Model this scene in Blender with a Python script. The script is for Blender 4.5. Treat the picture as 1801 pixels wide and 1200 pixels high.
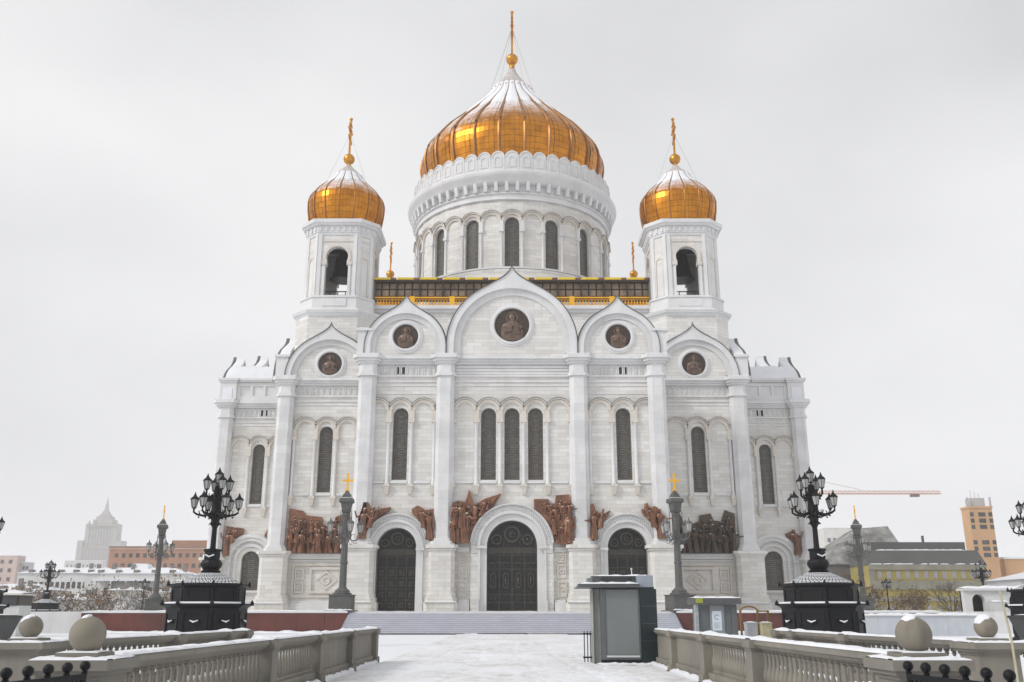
import bpy, bmesh, math, random
from mathutils import Vector, Matrix
from mathutils.geometry import tessellate_polygon

for _o in list(bpy.data.objects):
    bpy.data.objects.remove(_o, do_unlink=True)
scene = bpy.context.scene
COL = scene.collection
PI = math.pi
R = math.radians
rnd = random.Random(11)

# ------------------------------------------------------------------ camera
cam_data = bpy.data.cameras.new('camera')
cam_data.sensor_width = 36.0
cam_data.lens = 32.48
cam_data.clip_start = 0.2
cam_data.clip_end = 20000
cam = bpy.data.objects.new('camera', cam_data)
COL.objects.link(cam)
cam.location = (0, 0, 1.6)
cam.rotation_euler = (PI / 2 + R(16.46), 0, 0)
scene.camera = cam

# ------------------------------------------------------------------ sky and sun (overcast)
SUN_EL, SUN_AZ = R(36), R(-118)          # azimuth measured clockwise from +Y
world = bpy.data.worlds.new('World')
scene.world = world
world.use_nodes = True
wn, wl = world.node_tree.nodes, world.node_tree.links
wn.clear()
w_out = wn.new('ShaderNodeOutputWorld')
w_bg = wn.new('ShaderNodeBackground')
w_sky = wn.new('ShaderNodeTexSky')
w_sky.sky_type = 'NISHITA'
w_sky.sun_disc = False
w_sky.sun_elevation = SUN_EL
w_sky.sun_rotation = SUN_AZ
w_sky.air_density = 1.0
w_sky.dust_density = 4.0
w_hsv = wn.new('ShaderNodeHueSaturation')
w_hsv.inputs['Saturation'].default_value = 0.10
wl.new(w_sky.outputs[0], w_hsv.inputs['Color'])
# an even deck of cloud over that sky
w_tc = wn.new('ShaderNodeTexCoord')
w_map = wn.new('ShaderNodeMapping')
w_map.inputs['Location'].default_value = (0.41, 4.39, -1.19)
w_map.inputs['Scale'].default_value = (1.0, 1.0, 1.9)
wl.new(w_tc.outputs['Generated'], w_map.inputs['Vector'])
w_noise = wn.new('ShaderNodeTexNoise')
w_noise.inputs['Scale'].default_value = 1.3
w_noise.inputs['Detail'].default_value = 4
w_noise.inputs['Roughness'].default_value = 0.45
wl.new(w_map.outputs[0], w_noise.inputs['Vector'])
w_ramp = wn.new('ShaderNodeValToRGB')
w_ramp.color_ramp.elements[0].position = 0.38
w_ramp.color_ramp.elements[0].color = (6.75, 6.8, 6.95, 1)
w_ramp.color_ramp.elements[1].position = 0.66
w_ramp.color_ramp.elements[1].color = (9.6, 9.6, 9.65, 1)
wl.new(w_noise.outputs['Fac'], w_ramp.inputs['Fac'])
w_mix = wn.new('ShaderNodeMixRGB')
w_mix.inputs['Fac'].default_value = 0.80
wl.new(w_hsv.outputs[0], w_mix.inputs['Color1'])
wl.new(w_ramp.outputs[0], w_mix.inputs['Color2'])
wl.new(w_mix.outputs[0], w_bg.inputs['Color'])
w_bg.inputs['Strength'].default_value = 0.10
wl.new(w_bg.outputs[0], w_out.inputs['Surface'])

sun_data = bpy.data.lights.new('sun', 'SUN')
sun_data.energy = 1.5
sun_data.angle = R(12)
sun_data.color = (1.0, 0.97, 0.93)
sun = bpy.data.objects.new('sun', sun_data)
COL.objects.link(sun)
_d = Vector((math.sin(SUN_AZ) * math.cos(SUN_EL), math.cos(SUN_AZ) * math.cos(SUN_EL), math.sin(SUN_EL)))
sun.rotation_euler = _d.to_track_quat('Z', 'Y').to_euler()

scene.view_settings.view_transform = 'Standard'
scene.view_settings.look = 'None'
scene.view_settings.gamma = 1.0
scene.view_settings.exposure = 0.14
scene.view_settings.use_curve_mapping = False
scene.render.engine = 'CYCLES'
scene.cycles.max_bounces = 6
scene.cycles.diffuse_bounces = 3
scene.cycles.glossy_bounces = 3
scene.cycles.transparent_max_bounces = 8
scene.cycles.volume_bounces = 4
scene.cycles.volume_max_steps = 64

# ------------------------------------------------------------------ materials
def new_mat(name):
    m = bpy.data.materials.new(name)
    m.use_nodes = True
    nt = m.node_tree
    nt.nodes.clear()
    out = nt.nodes.new('ShaderNodeOutputMaterial')
    b = nt.nodes.new('ShaderNodeBsdfPrincipled')
    nt.links.new(b.outputs[0], out.inputs['Surface'])
    return m, nt, b

def mixc(nt, fac, a, b, mode='MIX'):
    n = nt.nodes.new('ShaderNodeMixRGB')
    n.blend_type = mode
    for sock, v in (('Fac', fac), ('Color1', a), ('Color2', b)):
        if isinstance(v, (int, float)):
            n.inputs[sock].default_value = v
        elif isinstance(v, tuple):
            n.inputs[sock].default_value = v if len(v) == 4 else v + (1,)
        else:
            nt.links.new(v, n.inputs[sock])
    return n.outputs[0]

def mth(nt, op, a, b=None, clamp=False):
    n = nt.nodes.new('ShaderNodeMath')
    n.operation = op
    n.use_clamp = clamp
    for i, v in enumerate((a, b)):
        if v is None:
            continue
        if isinstance(v, (int, float)):
            n.inputs[i].default_value = v
        else:
            nt.links.new(v, n.inputs[i])
    return n.outputs[0]

def noise(nt, vec, scale, detail=4, rough=0.55, sc=None):
    n = nt.nodes.new('ShaderNodeTexNoise')
    n.inputs['Scale'].default_value = scale
    n.inputs['Detail'].default_value = detail
    n.inputs['Roughness'].default_value = rough
    if sc:
        mp = nt.nodes.new('ShaderNodeMapping')
        mp.inputs['Scale'].default_value = sc
        nt.links.new(vec, mp.inputs['Vector'])
        vec = mp.outputs[0]
    nt.links.new(vec, n.inputs['Vector'])
    return n.outputs['Fac']

def rng(nt, v, a, b, c=0.0, d=1.0):
    n = nt.nodes.new('ShaderNodeMapRange')
    n.inputs['From Min'].default_value = a
    n.inputs['From Max'].default_value = b
    n.inputs['To Min'].default_value = c
    n.inputs['To Max'].default_value = d
    nt.links.new(v, n.inputs['Value'])
    return n.outputs[0]

def geo(nt):
    return nt.nodes.new('ShaderNodeNewGeometry')

def bump(nt, b, h, strength=0.3, dist=0.05):
    n = nt.nodes.new('ShaderNodeBump')
    n.inputs['Strength'].default_value = strength
    n.inputs['Distance'].default_value = dist
    nt.links.new(h, n.inputs['Height'])
    nt.links.new(n.outputs[0], b.inputs['Normal'])

def wall_uv(nt):
    """position along the wall and height, whichever way the wall faces"""
    g = geo(nt)
    sp = nt.nodes.new('ShaderNodeSeparateXYZ')
    nt.links.new(g.outputs['Position'], sp.inputs[0])
    sn = nt.nodes.new('ShaderNodeSeparateXYZ')
    nt.links.new(g.outputs['True Normal'], sn.inputs[0])
    f = mth(nt, 'GREATER_THAN', mth(nt, 'ABSOLUTE', sn.outputs[0]), mth(nt, 'ABSOLUTE', sn.outputs[1]))
    u = mth(nt, 'ADD', mth(nt, 'MULTIPLY', sp.outputs[0], mth(nt, 'SUBTRACT', 1.0, f)), mth(nt, 'MULTIPLY', sp.outputs[1], f))
    c = nt.nodes.new('ShaderNodeCombineXYZ')
    nt.links.new(u, c.inputs[0])
    nt.links.new(sp.outputs[2], c.inputs[1])
    return c.outputs[0], g.outputs['Position'], sp.outputs[2], sn.outputs[2]

def stone(name, c1, c2, bw=1.25, bh=0.55, mortar=0.012, mcol=None, rough=0.75, var=0.06, stain=(0.45, 0.40, 0.33), stain_amt=0.35, blocks=True, low=None, bstr=0.25):
    m, nt, b = new_mat(name)
    uv, pos, z, nz = wall_uv(nt)
    n1 = noise(nt, pos, 0.35, 5, 0.6)
    n2 = noise(nt, pos, 2.2, 5, 0.6, (1, 1, 0.35))
    base = mixc(nt, rng(nt, n1, 0.35, 0.65), c1, c2)
    h = noise(nt, pos, 6, 4)
    if blocks:
        br = nt.nodes.new('ShaderNodeTexBrick')
        br.inputs['Scale'].default_value = 1.0
        br.inputs['Brick Width'].default_value = bw
        br.inputs['Row Height'].default_value = bh
        br.inputs['Mortar Size'].default_value = mortar
        br.inputs['Mortar Smooth'].default_value = 0.3
        br.inputs['Bias'].default_value = 0.0
        br.inputs['Color1'].default_value = (1 - var * 2, 1 - var * 2.1, 1 - var * 2.3, 1)
        br.inputs['Color2'].default_value = (1, 1, 1, 1)
        br.inputs['Mortar'].default_value = (0.66, 0.65, 0.63, 1) if mcol is None else mcol
        nt.links.new(uv, br.inputs['Vector'])
        base = mixc(nt, 1.0, base, br.outputs['Color'], 'MULTIPLY')
        h = mth(nt, 'SUBTRACT', mth(nt, 'MULTIPLY', h, 0.35), mth(nt, 'MULTIPLY', br.outputs['Fac'], 0.8))
    st = rng(nt, n2, 0.52, 0.78, 0.0, stain_amt)
    base = mixc(nt, st, base, stain)
    drip = noise(nt, pos, 1.0, 5, 0.62, (1.6, 1.6, 0.09))     # streaks left by running water
    base = mixc(nt, rng(nt, drip, 0.54, 0.74, 0.0, stain_amt * 0.9), base, tuple(c * 0.86 for c in stain))
    if low:                                   # damp and moss with its own outline near the foot
        lz, amt, lc = low
        ln = noise(nt, pos, 0.9, 5, 0.65, (1, 1, 0.5))
        lf = mth(nt, 'MULTIPLY', rng(nt, z, lz + 2.6, lz, 0, 1), rng(nt, ln, 0.5, 0.68, 0, amt), True)
        base = mixc(nt, lf, base, lc)
    nt.links.new(base, b.inputs['Base Color'])
    b.inputs['Roughness'].default_value = rough
    bump(nt, b, h, bstr, 0.03)
    return m

def plain(name, col, rough=0.6, metal=0.0, var=0.25, nscale=3.0, bstr=0.15, col2=None, spec=0.5, bdist=0.01):
    m, nt, b = new_mat(name)
    g = geo(nt)
    n = noise(nt, g.outputs['Position'], nscale, 5, 0.6)
    c2 = col2 or tuple(max(0.0, c * (1 - var)) for c in col)
    nt.links.new(mixc(nt, rng(nt, n, 0.3, 0.7), col, c2), b.inputs['Base Color'])
    b.inputs['Roughness'].default_value = rough
    b.inputs['Metallic'].default_value = metal
    b.inputs['Specular IOR Level'].default_value = spec
    if bstr:
        bump(nt, b, noise(nt, g.outputs['Position'], nscale * 6, 4), bstr, bdist)
    return m

MARBLE = stone('marble', (0.80, 0.79, 0.765), (0.715, 0.70, 0.675), low=(1.8, 0.5, (0.40, 0.36, 0.27)), stain_amt=0.30, stain=(0.57, 0.53, 0.47), mcol=(0.70, 0.685, 0.66, 1), mortar=0.016, bstr=0.45, bh=0.43, bw=1.7, var=0.085)
MARBLE_PLAIN = stone('marble_trim', (0.745, 0.745, 0.75), (0.65, 0.65, 0.655), blocks=False, stain_amt=0.25, stain=(0.58, 0.55, 0.50), low=(1.8, 0.35, (0.45, 0.40, 0.31)))
MARBLE_PILLAR = stone('marble_pillar', (0.765, 0.765, 0.77), (0.63, 0.635, 0.645), bw=3.3, bh=0.95, mortar=0.010, mcol=(0.80, 0.80, 0.80, 1), var=0.05, stain_amt=0.38, stain=(0.57, 0.565, 0.55), bstr=0.2)
MARBLE_GREY = stone('marble_grey', (0.70, 0.70, 0.70), (0.60, 0.60, 0.60), blocks=False, stain_amt=0.25)
MARBLE_WARM = stone('marble_warm', (0.70, 0.655, 0.60), (0.61, 0.565, 0.51), blocks=False, stain_amt=0.35)
CONCRETE = stone('balustrade_stone', (0.255, 0.235, 0.195), (0.18, 0.168, 0.148), blocks=False, stain=(0.15, 0.14, 0.12), stain_amt=0.55, rough=0.85)
GRANITE_BALL = stone('granite_ball', (0.30, 0.265, 0.205), (0.19, 0.172, 0.138), blocks=False, stain=(0.085, 0.078, 0.06), stain_amt=0.8, rough=0.8)
GRANITE_GREY = plain('granite_grey', (0.125, 0.127, 0.12), 0.6, 0, 0.35, 5, spec=0.3)
RED_GRANITE = stone('red_granite', (0.15, 0.037, 0.026), (0.09, 0.026, 0.02), blocks=False, stain=(0.05, 0.03, 0.025), stain_amt=0.5, rough=0.5, bstr=0.05)
BLACK_PAINT = plain('black_paint', (0.006, 0.0065, 0.008), 0.5, 0, 0.3, 4, 0.1, spec=0.25)
BLUE_BLACK = plain('blue_black_paint', (0.03, 0.035, 0.05), 0.4, 0, 0.3, 4, 0.1)
LEAD = plain('roof_lead', (0.16, 0.155, 0.15), 0.5, 0.3, 0.3)
DOOR_BRONZE = plain('door_bronze', (0.028, 0.027, 0.026), 0.42, 0.55, 0.35, 2.5, 0.2)
DOOR_BRONZE2 = plain('door_bronze_pale', (0.075, 0.070, 0.058), 0.38, 0.55, 0.35, 2.5, 0.2)  # paler bronze for the raised door ornament
BRONZE_RED = plain('bronze_red', (0.205, 0.083, 0.038), 0.38, 0.4, 0.0, 1.4, 0.4, (0.075, 0.036, 0.022), bdist=0.03)
def shade_creases(m, lift):  # paints shade into the creases and highlights onto the ridges of a bronze
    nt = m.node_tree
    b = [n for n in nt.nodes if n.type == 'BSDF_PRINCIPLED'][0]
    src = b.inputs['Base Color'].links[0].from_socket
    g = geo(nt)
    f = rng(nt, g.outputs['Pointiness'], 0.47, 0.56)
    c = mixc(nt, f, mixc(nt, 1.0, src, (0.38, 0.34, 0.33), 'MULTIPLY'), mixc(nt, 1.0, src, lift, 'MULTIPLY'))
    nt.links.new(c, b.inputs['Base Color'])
shade_creases(BRONZE_RED, (1.55, 1.7, 1.9))
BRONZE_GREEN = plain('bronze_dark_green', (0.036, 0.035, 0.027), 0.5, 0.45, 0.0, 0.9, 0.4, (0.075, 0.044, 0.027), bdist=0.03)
shade_creases(BRONZE_GREEN, (1.7, 1.7, 1.7))
BRONZE_DARK = plain('bronze_medallion', (0.075, 0.052, 0.04), 0.55, 0.4, 0.45, 2.5, 0.3)
BRONZE_FIG = plain('bronze_medallion_figure', (0.20, 0.135, 0.10), 0.42, 0.4, 0.45, 2.5, 0.3)
GILT = plain('gilt', (0.72, 0.33, 0.045), 0.33, 0.9, 0.3, 1.2, 0.1)
GILT_BRIGHT = plain('gilt_bright', (0.95, 0.50, 0.03), 0.4, 0.45, 0.12, 2, 0.05)
YELLOW_PAINT = plain('yellow_enamel', (0.78, 0.55, 0.03), 0.5, 0, 0.1, 2, 0.05)
BELL = plain('bell_bronze', (0.02, 0.02, 0.022), 0.4, 0.6, 0.3)
WINDOW_FRAME = plain('window_frame', (0.135, 0.112, 0.092), 0.55, 0.1, 0.25, 4, 0.0)
LANTERN_GLASS = plain('lantern_glass', (0.40, 0.40, 0.385), 0.25, 0, 0.15, 8, 0.0)
GLAZING = plain('glazing_bar', (0.215, 0.20, 0.175), 0.55, 0, 0.3, 3, 0.0)
INTERIOR = plain('dark_interior', (0.03, 0.03, 0.032), 0.8, 0, 0.2)

def glass_mat(name, cols, scale):
    m, nt, b = new_mat(name)
    uv, pos, z, nz = wall_uv(nt)
    v = nt.nodes.new('ShaderNodeTexVoronoi')
    v.inputs['Scale'].default_value = scale
    nt.links.new(uv, v.inputs['Vector'])
    sv = nt.nodes.new('ShaderNodeSeparateColor')
    nt.links.new(v.outputs['Color'], sv.inputs[0])
    c = mixc(nt, sv.outputs[0], cols[0], cols[1])
    c = mixc(nt, rng(nt, sv.outputs[1], 0.75, 0.8), c, cols[2])
    nt.links.new(c, b.inputs['Base Color'])
    b.inputs['Roughness'].default_value = 0.22
    bump(nt, b, noise(nt, pos, 1.5, 2), 0.12, 0.05)
    return m
GLASS = glass_mat('leaded_glass', ((0.06, 0.064, 0.06), (0.115, 0.118, 0.105), (0.085, 0.062, 0.052)), 3.0)
GLASS_DARK = glass_mat('window_glass', ((0.03, 0.035, 0.04), (0.07, 0.075, 0.08), (0.09, 0.09, 0.09)), 0.4)

def snow_mat(name, dirt=0.0, tint=(0.80, 0.815, 0.85)):
    m, nt, b = new_mat(name)
    g = geo(nt)
    p = g.outputs['Position']
    base = mixc(nt, rng(nt, noise(nt, p, 0.5, 5, 0.6), 0.3, 0.7), tint, tuple(c * 0.93 for c in tint))
    if dirt:
        d1 = noise(nt, p, 0.33, 6, 0.68, (1.0, 0.45, 1))
        d2 = noise(nt, p, 2.4, 6, 0.7, (1.0, 0.5, 1))
        f = mth(nt, 'MULTIPLY', rng(nt, d1, 0.40, 0.64), rng(nt, d2, 0.40, 0.66, 0.1, 1.0), True)
        base = mixc(nt, mth(nt, 'MULTIPLY', f, dirt), base, (0.47, 0.425, 0.37))
        d3 = noise(nt, p, 5.5, 6, 0.72, (1.0, 0.6, 1))
        f3 = mth(nt, 'MULTIPLY', rng(nt, d3, 0.63, 0.72), rng(nt, d1, 0.45, 0.6), True)
        base = mixc(nt, mth(nt, 'MULTIPLY', f3, 0.75), base, (0.20, 0.18, 0.165))
    nt.links.new(base, b.inputs['Base Color'])
    b.inputs['Roughness'].default_value = 0.9
    b.inputs['Specular IOR Level'].default_value = 0.25
    hh = mth(nt, 'ADD', mth(nt, 'MULTIPLY', noise(nt, p, 3, 5, 0.65), 1.0), mth(nt, 'MULTIPLY', noise(nt, p, 22, 3), 0.25))
    bump(nt, b, hh, 0.45, 0.06)
    return m
SNOW = snow_mat('snow')
SNOW_PATH = snow_mat('trodden_snow', 0.9)
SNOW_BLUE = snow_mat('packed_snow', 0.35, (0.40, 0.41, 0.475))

def dome_mat(name, z_lo, z_hi, cx, cy, skew=0.05):
    """gilded plates, dusted with fallen snow on the shallow upper slopes"""
    m, nt, b = new_mat(name)
    g = geo(nt)
    p = g.outputs['Position']
    s = nt.nodes.new('ShaderNodeSeparateXYZ')
    nt.links.new(p, s.inputs[0])
    n = noise(nt, p, 0.9, 5, 0.6)
    gold = mixc(nt, rng(nt, noise(nt, p, 0.6, 4), 0.35, 0.65), (0.70, 0.275, 0.018), (0.47, 0.175, 0.011))
    isl = g.outputs['Random Per Island']
    gold = mixc(nt, rng(nt, isl, 0, 1, 0.0, 0.30), gold, (0.40, 0.15, 0.012))
    zz = mth(nt, 'ADD', s.outputs[2], mth(nt, 'MULTIPLY', mth(nt, 'SUBTRACT', n, 0.5), (z_hi - z_lo) * 1.6))
    zz = mth(nt, 'SUBTRACT', zz, mth(nt, 'MULTIPLY', mth(nt, 'SUBTRACT', s.outputs[0], cx), (z_hi - z_lo) * skew))
    f = rng(nt, zz, z_lo, z_hi, 0.0, 0.88)
    nt.links.new(mixc(nt, f, gold, (0.80, 0.80, 0.83)), b.inputs['Base Color'])
    nt.links.new(mth(nt, 'SUBTRACT', 0.95, f), b.inputs['Metallic'])
    nt.links.new(rng(nt, f, 0, 1, 0.30, 0.9), b.inputs['Roughness'])
    return m
# ------------------------------------------------------------------ mesh helpers
WORLD = {}                               # world matrix of everything that may become a parent

class MB:
    def __init__(self):
        self.v, self.f = [], []
    def add(self, verts, faces, M=None):
        o = len(self.v)
        for p in verts:
            p = Vector(p)
            self.v.append(M @ p if M else p)
        self.f += [tuple(i + o for i in f) for f in faces]
        return self
    def box(self, x0, x1, y0, y1, z0, z1, M=None):
        return self.add([(x0, y0, z0), (x1, y0, z0), (x1, y1, z0), (x0, y1, z0), (x0, y0, z1), (x1, y0, z1), (x1, y1, z1), (x0, y1, z1)],
                        [(0, 3, 2, 1), (4, 5, 6, 7), (0, 1, 5, 4), (1, 2, 6, 5), (2, 3, 7, 6), (3, 0, 4, 7)], M)
    def frustum(self, cx, cy, z0, z1, ax, ay, bx, by):
        return self.add([(cx - ax, cy - ay, z0), (cx + ax, cy - ay, z0), (cx + ax, cy + ay, z0), (cx - ax, cy + ay, z0),
                         (cx - bx, cy - by, z1), (cx + bx, cy - by, z1), (cx + bx, cy + by, z1), (cx - bx, cy + by, z1)],
                        [(0, 3, 2, 1), (4, 5, 6, 7), (0, 1, 5, 4), (1, 2, 6, 5), (2, 3, 7, 6), (3, 0, 4, 7)])
    def panel(self, outer, holes, y0, y1, M=None):
        """slab in the XZ plane from y0 (front) to y1, with holes"""
        loops = [list(outer)] + [list(h) for h in holes]
        flat = [p for l in loops for p in l]
        tris = tessellate_polygon([[Vector((p[0], p[1], 0)) for p in l] for l in loops])
        n = len(flat)
        vs = [(p[0], y0, p[1]) for p in flat] + [(p[0], y1, p[1]) for p in flat]
        fs = []
        for t in tris:
            a, b, c = (flat[i] for i in t)
            area = (b[0] - a[0]) * (c[1] - a[1]) - (c[0] - a[0]) * (b[1] - a[1])
            t = tuple(t) if area > 0 else (t[0], t[2], t[1])
            fs.append(t)
            fs.append(tuple(i + n for i in (t[0], t[2], t[1])))
        o = 0
        for k, l in enumerate(loops):
            m = len(l)
            area = sum(l[i][0] * l[(i + 1) % m][1] - l[(i + 1) % m][0] * l[i][1] for i in range(m))
            ccw = area > 0
            for i in range(m):
                a, b = o + i, o + (i + 1) % m
                if ccw != (k > 0):
                    fs.append((a, a + n, b + n, b))
                else:
                    fs.append((a, b, b + n, a + n))
            o += m
        return self.add(vs, fs, M)
    def ring(self, cx, cz, r0, r1, y0, y1, a0=0.0, a1=PI, n=20, M=None):
        vs, fs = [], []
        full = abs(a1 - a0 - 2 * PI) < 1e-6
        for i in range(n + 1):
            a = a0 + (a1 - a0) * i / n
            c, s = math.cos(a), math.sin(a)
            vs += [(cx + r0 * c, y0, cz + r0 * s), (cx + r1 * c, y0, cz + r1 * s), (cx + r1 * c, y1, cz + r1 * s), (cx + r0 * c, y1, cz + r0 * s)]
        for i in range(n):
            a, b = 4 * i, 4 * i + 4
            fs += [(a, a + 1, b + 1, b), (a + 1, a + 2, b + 2, b + 1), (a + 2, a + 3, b + 3, b + 2), (a + 3, a, b, b + 3)]
        if not full:
            fs += [(0, 3, 2, 1), (4 * n, 4 * n + 1, 4 * n + 2, 4 * n + 3)]
        return self.add(vs, fs, M)
    def lathe(self, prof, n, cx=0.0, cy=0.0, phase=0.0, caps=True, M=None):
        vs, fs = [], []
        for r, z in prof:
            for i in range(n):
                a = phase + 2 * PI * i / n
                vs.append((cx + r * math.cos(a), cy + r * math.sin(a), z))
        for k in range(len(prof) - 1):
            for i in range(n):
                j = (i + 1) % n
                fs.append((k * n + i, k * n + j, (k + 1) * n + j, (k + 1) * n + i))
        if caps:
            fs.append(tuple(range(n - 1, -1, -1)))
            fs.append(tuple((len(prof) - 1) * n + i for i in range(n)))
        return self.add(vs, fs, M)
    def tube(self, pts, rad, n=6, caps=True):
        pts = [Vector(p) for p in pts]
        rads = rad if isinstance(rad, (list, tuple)) else [rad] * len(pts)
        vs, fs = [], []
        up = Vector((0, 0, 1))
        for i, p in enumerate(pts):
            d = (pts[min(i + 1, len(pts) - 1)] - pts[max(i - 1, 0)])
            d = d.normalized() if d.length > 1e-9 else Vector((0, 0, 1))
            ref = up if abs(d.z) < 0.95 else Vector((1, 0, 0))
            a = d.cross(ref).normalized()
            b = a.cross(d).normalized()
            for k in range(n):
                t = 2 * PI * k / n
                vs.append(p + (a * math.cos(t) + b * math.sin(t)) * rads[i])
        for i in range(len(pts) - 1):
            for k in range(n):
                j = (k + 1) % n
                fs.append((i * n + k, i * n + j, (i + 1) * n + j, (i + 1) * n + k))
        if caps:
            fs.append(tuple(range(n - 1, -1, -1)))
            fs.append(tuple((len(pts) - 1) * n + k for k in range(n)))
        return self.add(vs, fs)
    def ball(self, c, r, nu=14, nv=8, sz=1.0):
        prof = []
        for i in range(nv + 1):
            a = -PI / 2 + PI * i / nv
            prof.append((max(1e-4, r * math.cos(a)), c[2] + sz * r * math.sin(a)))
        return self.lathe(prof, nu, c[0], c[1])
    def mesh(self, name, mat, smooth=False):
        me = bpy.data.meshes.new(name)
        me.from_pydata([tuple(p) for p in self.v], [], self.f)
        me.update()
        if mat:
            me.materials.append(mat)
        if smooth:
            bm = bmesh.new()
            bm.from_mesh(me)
            bmesh.ops.remove_doubles(bm, verts=bm.verts, dist=1e-4)
            bmesh.ops.recalc_face_normals(bm, faces=bm.faces)
            for f in bm.faces:
                f.smooth = True
            for e in bm.edges:
                if len(e.link_faces) == 2 and e.calc_face_angle(0) > R(38):
                    e.smooth = False
            bm.to_mesh(me)
            bm.free()
        return me
    def build(self, name, mat, parent=None, smooth=False):
        return O(name, self.mesh(name, mat, smooth), parent)

def O(name, data, parent=None, loc=(0, 0, 0), rz=0.0, sc=None):
    o = bpy.data.objects.new(name, data)
    COL.objects.link(o)
    o.location = loc
    o.rotation_euler = (0, 0, rz)
    W = Matrix.Translation(loc) @ Matrix.Rotation(rz, 4, 'Z')
    if sc is not None:
        o.scale = sc if isinstance(sc, tuple) else (sc, sc, sc)
        W = W @ Matrix.Diagonal(Vector(tuple(o.scale) + (1,)))
    WORLD[o.name] = W
    if parent is not None:
        o.parent = parent
        o.matrix_parent_inverse = WORLD[parent.name].inverted()
    return o

def tag(o, label, cat, group=None):
    o['label'] = label
    o['category'] = cat
    if group:
        o['group'] = group
    return o

def thing(name, label, cat, loc=(0, 0, 0), rz=0.0, group=None):
    return tag(O(name, None, None, loc, rz), label, cat, group)

def structure(o):
    o['kind'] = 'structure'
    return o

def copy_tree(o, loc, rz=0.0, label=None, sc=None):
    kids = {}
    for q in list(COL.objects):
        if q.parent:
            kids.setdefault(q.parent.name, []).append(q)
    def rec(src, par):
        c = src.copy()
        COL.objects.link(c)
        if par is not None:
            c.parent = par
        for k in kids.get(src.name, []):
            rec(k, c)
        return c
    r = rec(o, None)
    r.location = loc
    r.rotation_euler = (0, 0, rz)
    if sc:
        r.scale = (sc, sc, sc)
    if label:
        r['label'] = label
    WORLD[r.name] = Matrix.Translation(loc) @ Matrix.Rotation(rz, 4, 'Z')
    return r

def arch(cx, hw, z0, zs, n=14):
    p = [(cx - hw, z0), (cx + hw, z0)]
    for i in range(n + 1):
        a = PI * i / n
        p.append((cx + hw * math.cos(a), zs + hw * math.sin(a)))
    return p

def rect(x0, x1, z0, z1):
    return [(x0, z0), (x1, z0), (x1, z1), (x0, z1)]

def snow_strip(x0, x1, y0, y1, z, h, seed=0, step=0.25, M=None):
    """a lumpy layer of snow lying on a ledge, long in X"""
    r = random.Random(seed)
    mb = MB()
    n = max(2, int((x1 - x0) / step))
    vs, fs = [], []
    cols = [(0, 0), (0.12, 0.8), (0.5, 1.0), (0.88, 0.8), (1, 0)]
    for i in range(n + 1):
        x = x0 + (x1 - x0) * i / n
        k = 0.55 + 0.45 * r.random()
        if i in (0, n):
            k *= 0.3
        e = r.uniform(-0.03, 0.03) * (y1 - y0)
        for t, q in cols:
            vs.append((x, y0 + e * (1 - t) + (y1 - y0) * t, z + h * q * k * r.uniform(0.85, 1.1)))
    m = len(cols)
    for i in range(n):
        for j in range(m - 1):
            a = i * m + j
            fs.append((a, a + m, a + m + 1, a + 1))
    mb.add(vs, fs, M)
    return mb
# ------------------------------------------------------------------ the setting
mb = MB()
g0 = 7000
mb.add([(-g0, -400, -2.5), (g0, -400, -2.5), (g0, g0, -2.5), (-g0, g0, -2.5)], [(0, 1, 2, 3)])
structure(mb.build('ground', SNOW))

# paved square in front of the cathedral and the deck one walks in on, under trodden snow
def snow_sheet(name, x0, x1, y0, y1, nx, ny, z, amp, mat, thick, seed, ruts=(), prints=()):
    r = random.Random(seed)
    ph = [(r.uniform(0.3, 2.6), r.uniform(0.3, 2.2), r.uniform(0, 6.28)) for _ in range(14)]
    vs, fs = [], []
    for j in range(ny + 1):
        for i in range(nx + 1):
            x, y = x0 + (x1 - x0) * i / nx, y0 + (y1 - y0) * j / ny
            h = sum(math.sin(a * x + b * y + c) for a, b, c in ph) / 14
            zz = z + amp * h + r.uniform(-0.25, 0.25) * amp
            for k, (xr, sl, wv, dp) in enumerate(ruts):
                cxr = xr + sl * (y - 30) + wv * math.sin(y * 0.21 + k)
                zz -= dp * math.exp(-((x - cxr) / 0.13) ** 2) * (0.6 + 0.4 * math.sin(y * 3.1 + 5 * k))
            for fx, fy in prints:
                if abs(x - fx) < 0.3 and abs(y - fy) < 0.4:
                    zz -= 0.035 * math.exp(-((x - fx) / 0.09) ** 2 - ((y - fy) / 0.16) ** 2)
            vs.append((x, y, zz))
    for j in range(ny):
        for i in range(nx):
            a = j * (nx + 1) + i
            fs.append((a, a + 1, a + nx + 2, a + nx + 1))
    m = MB().add(vs, fs)
    m.box(x0, x1, y0, y1, z - thick, z - amp - 0.05)
    return structure(m.build(name, mat, None))
snow_sheet('plaza', -130, 130, -18, 84.2, 80, 60, -0.02, 0.004, SNOW, 2.4, 3)
_r = random.Random(31)
_prints = []
for _k in range(9):
    _x, _y, _dx = _r.uniform(-3.4, 3.2), 20.0, _r.uniform(-0.02, 0.02)
    while _y < 60:
        _prints.append((_x + (0.12 if len(_prints) % 2 else -0.12), _y))
        _y += 0.68
        _x += _dx * 3 + _r.uniform(-0.05, 0.05)
snow_sheet('trodden_path', -4.45, 4.45, 18, 79.3, 110, 420, 0.03, 0.014, SNOW_PATH, 0.05, 5,
           [(-3.1, 0.02, 0.2, 0.03), (-1.5, 0.025, 0.25, 0.03), (0.4, -0.012, 0.2, 0.025), (2.0, -0.02, 0.2, 0.03), (2.9, -0.04, 0.3, 0.02)], _prints)

TZ = 1.80
mb = MB()
mb.box(-44, 44, 84.2, 200, -2.5, TZ)
structure(mb.build('terrace', MARBLE_GREY))
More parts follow.
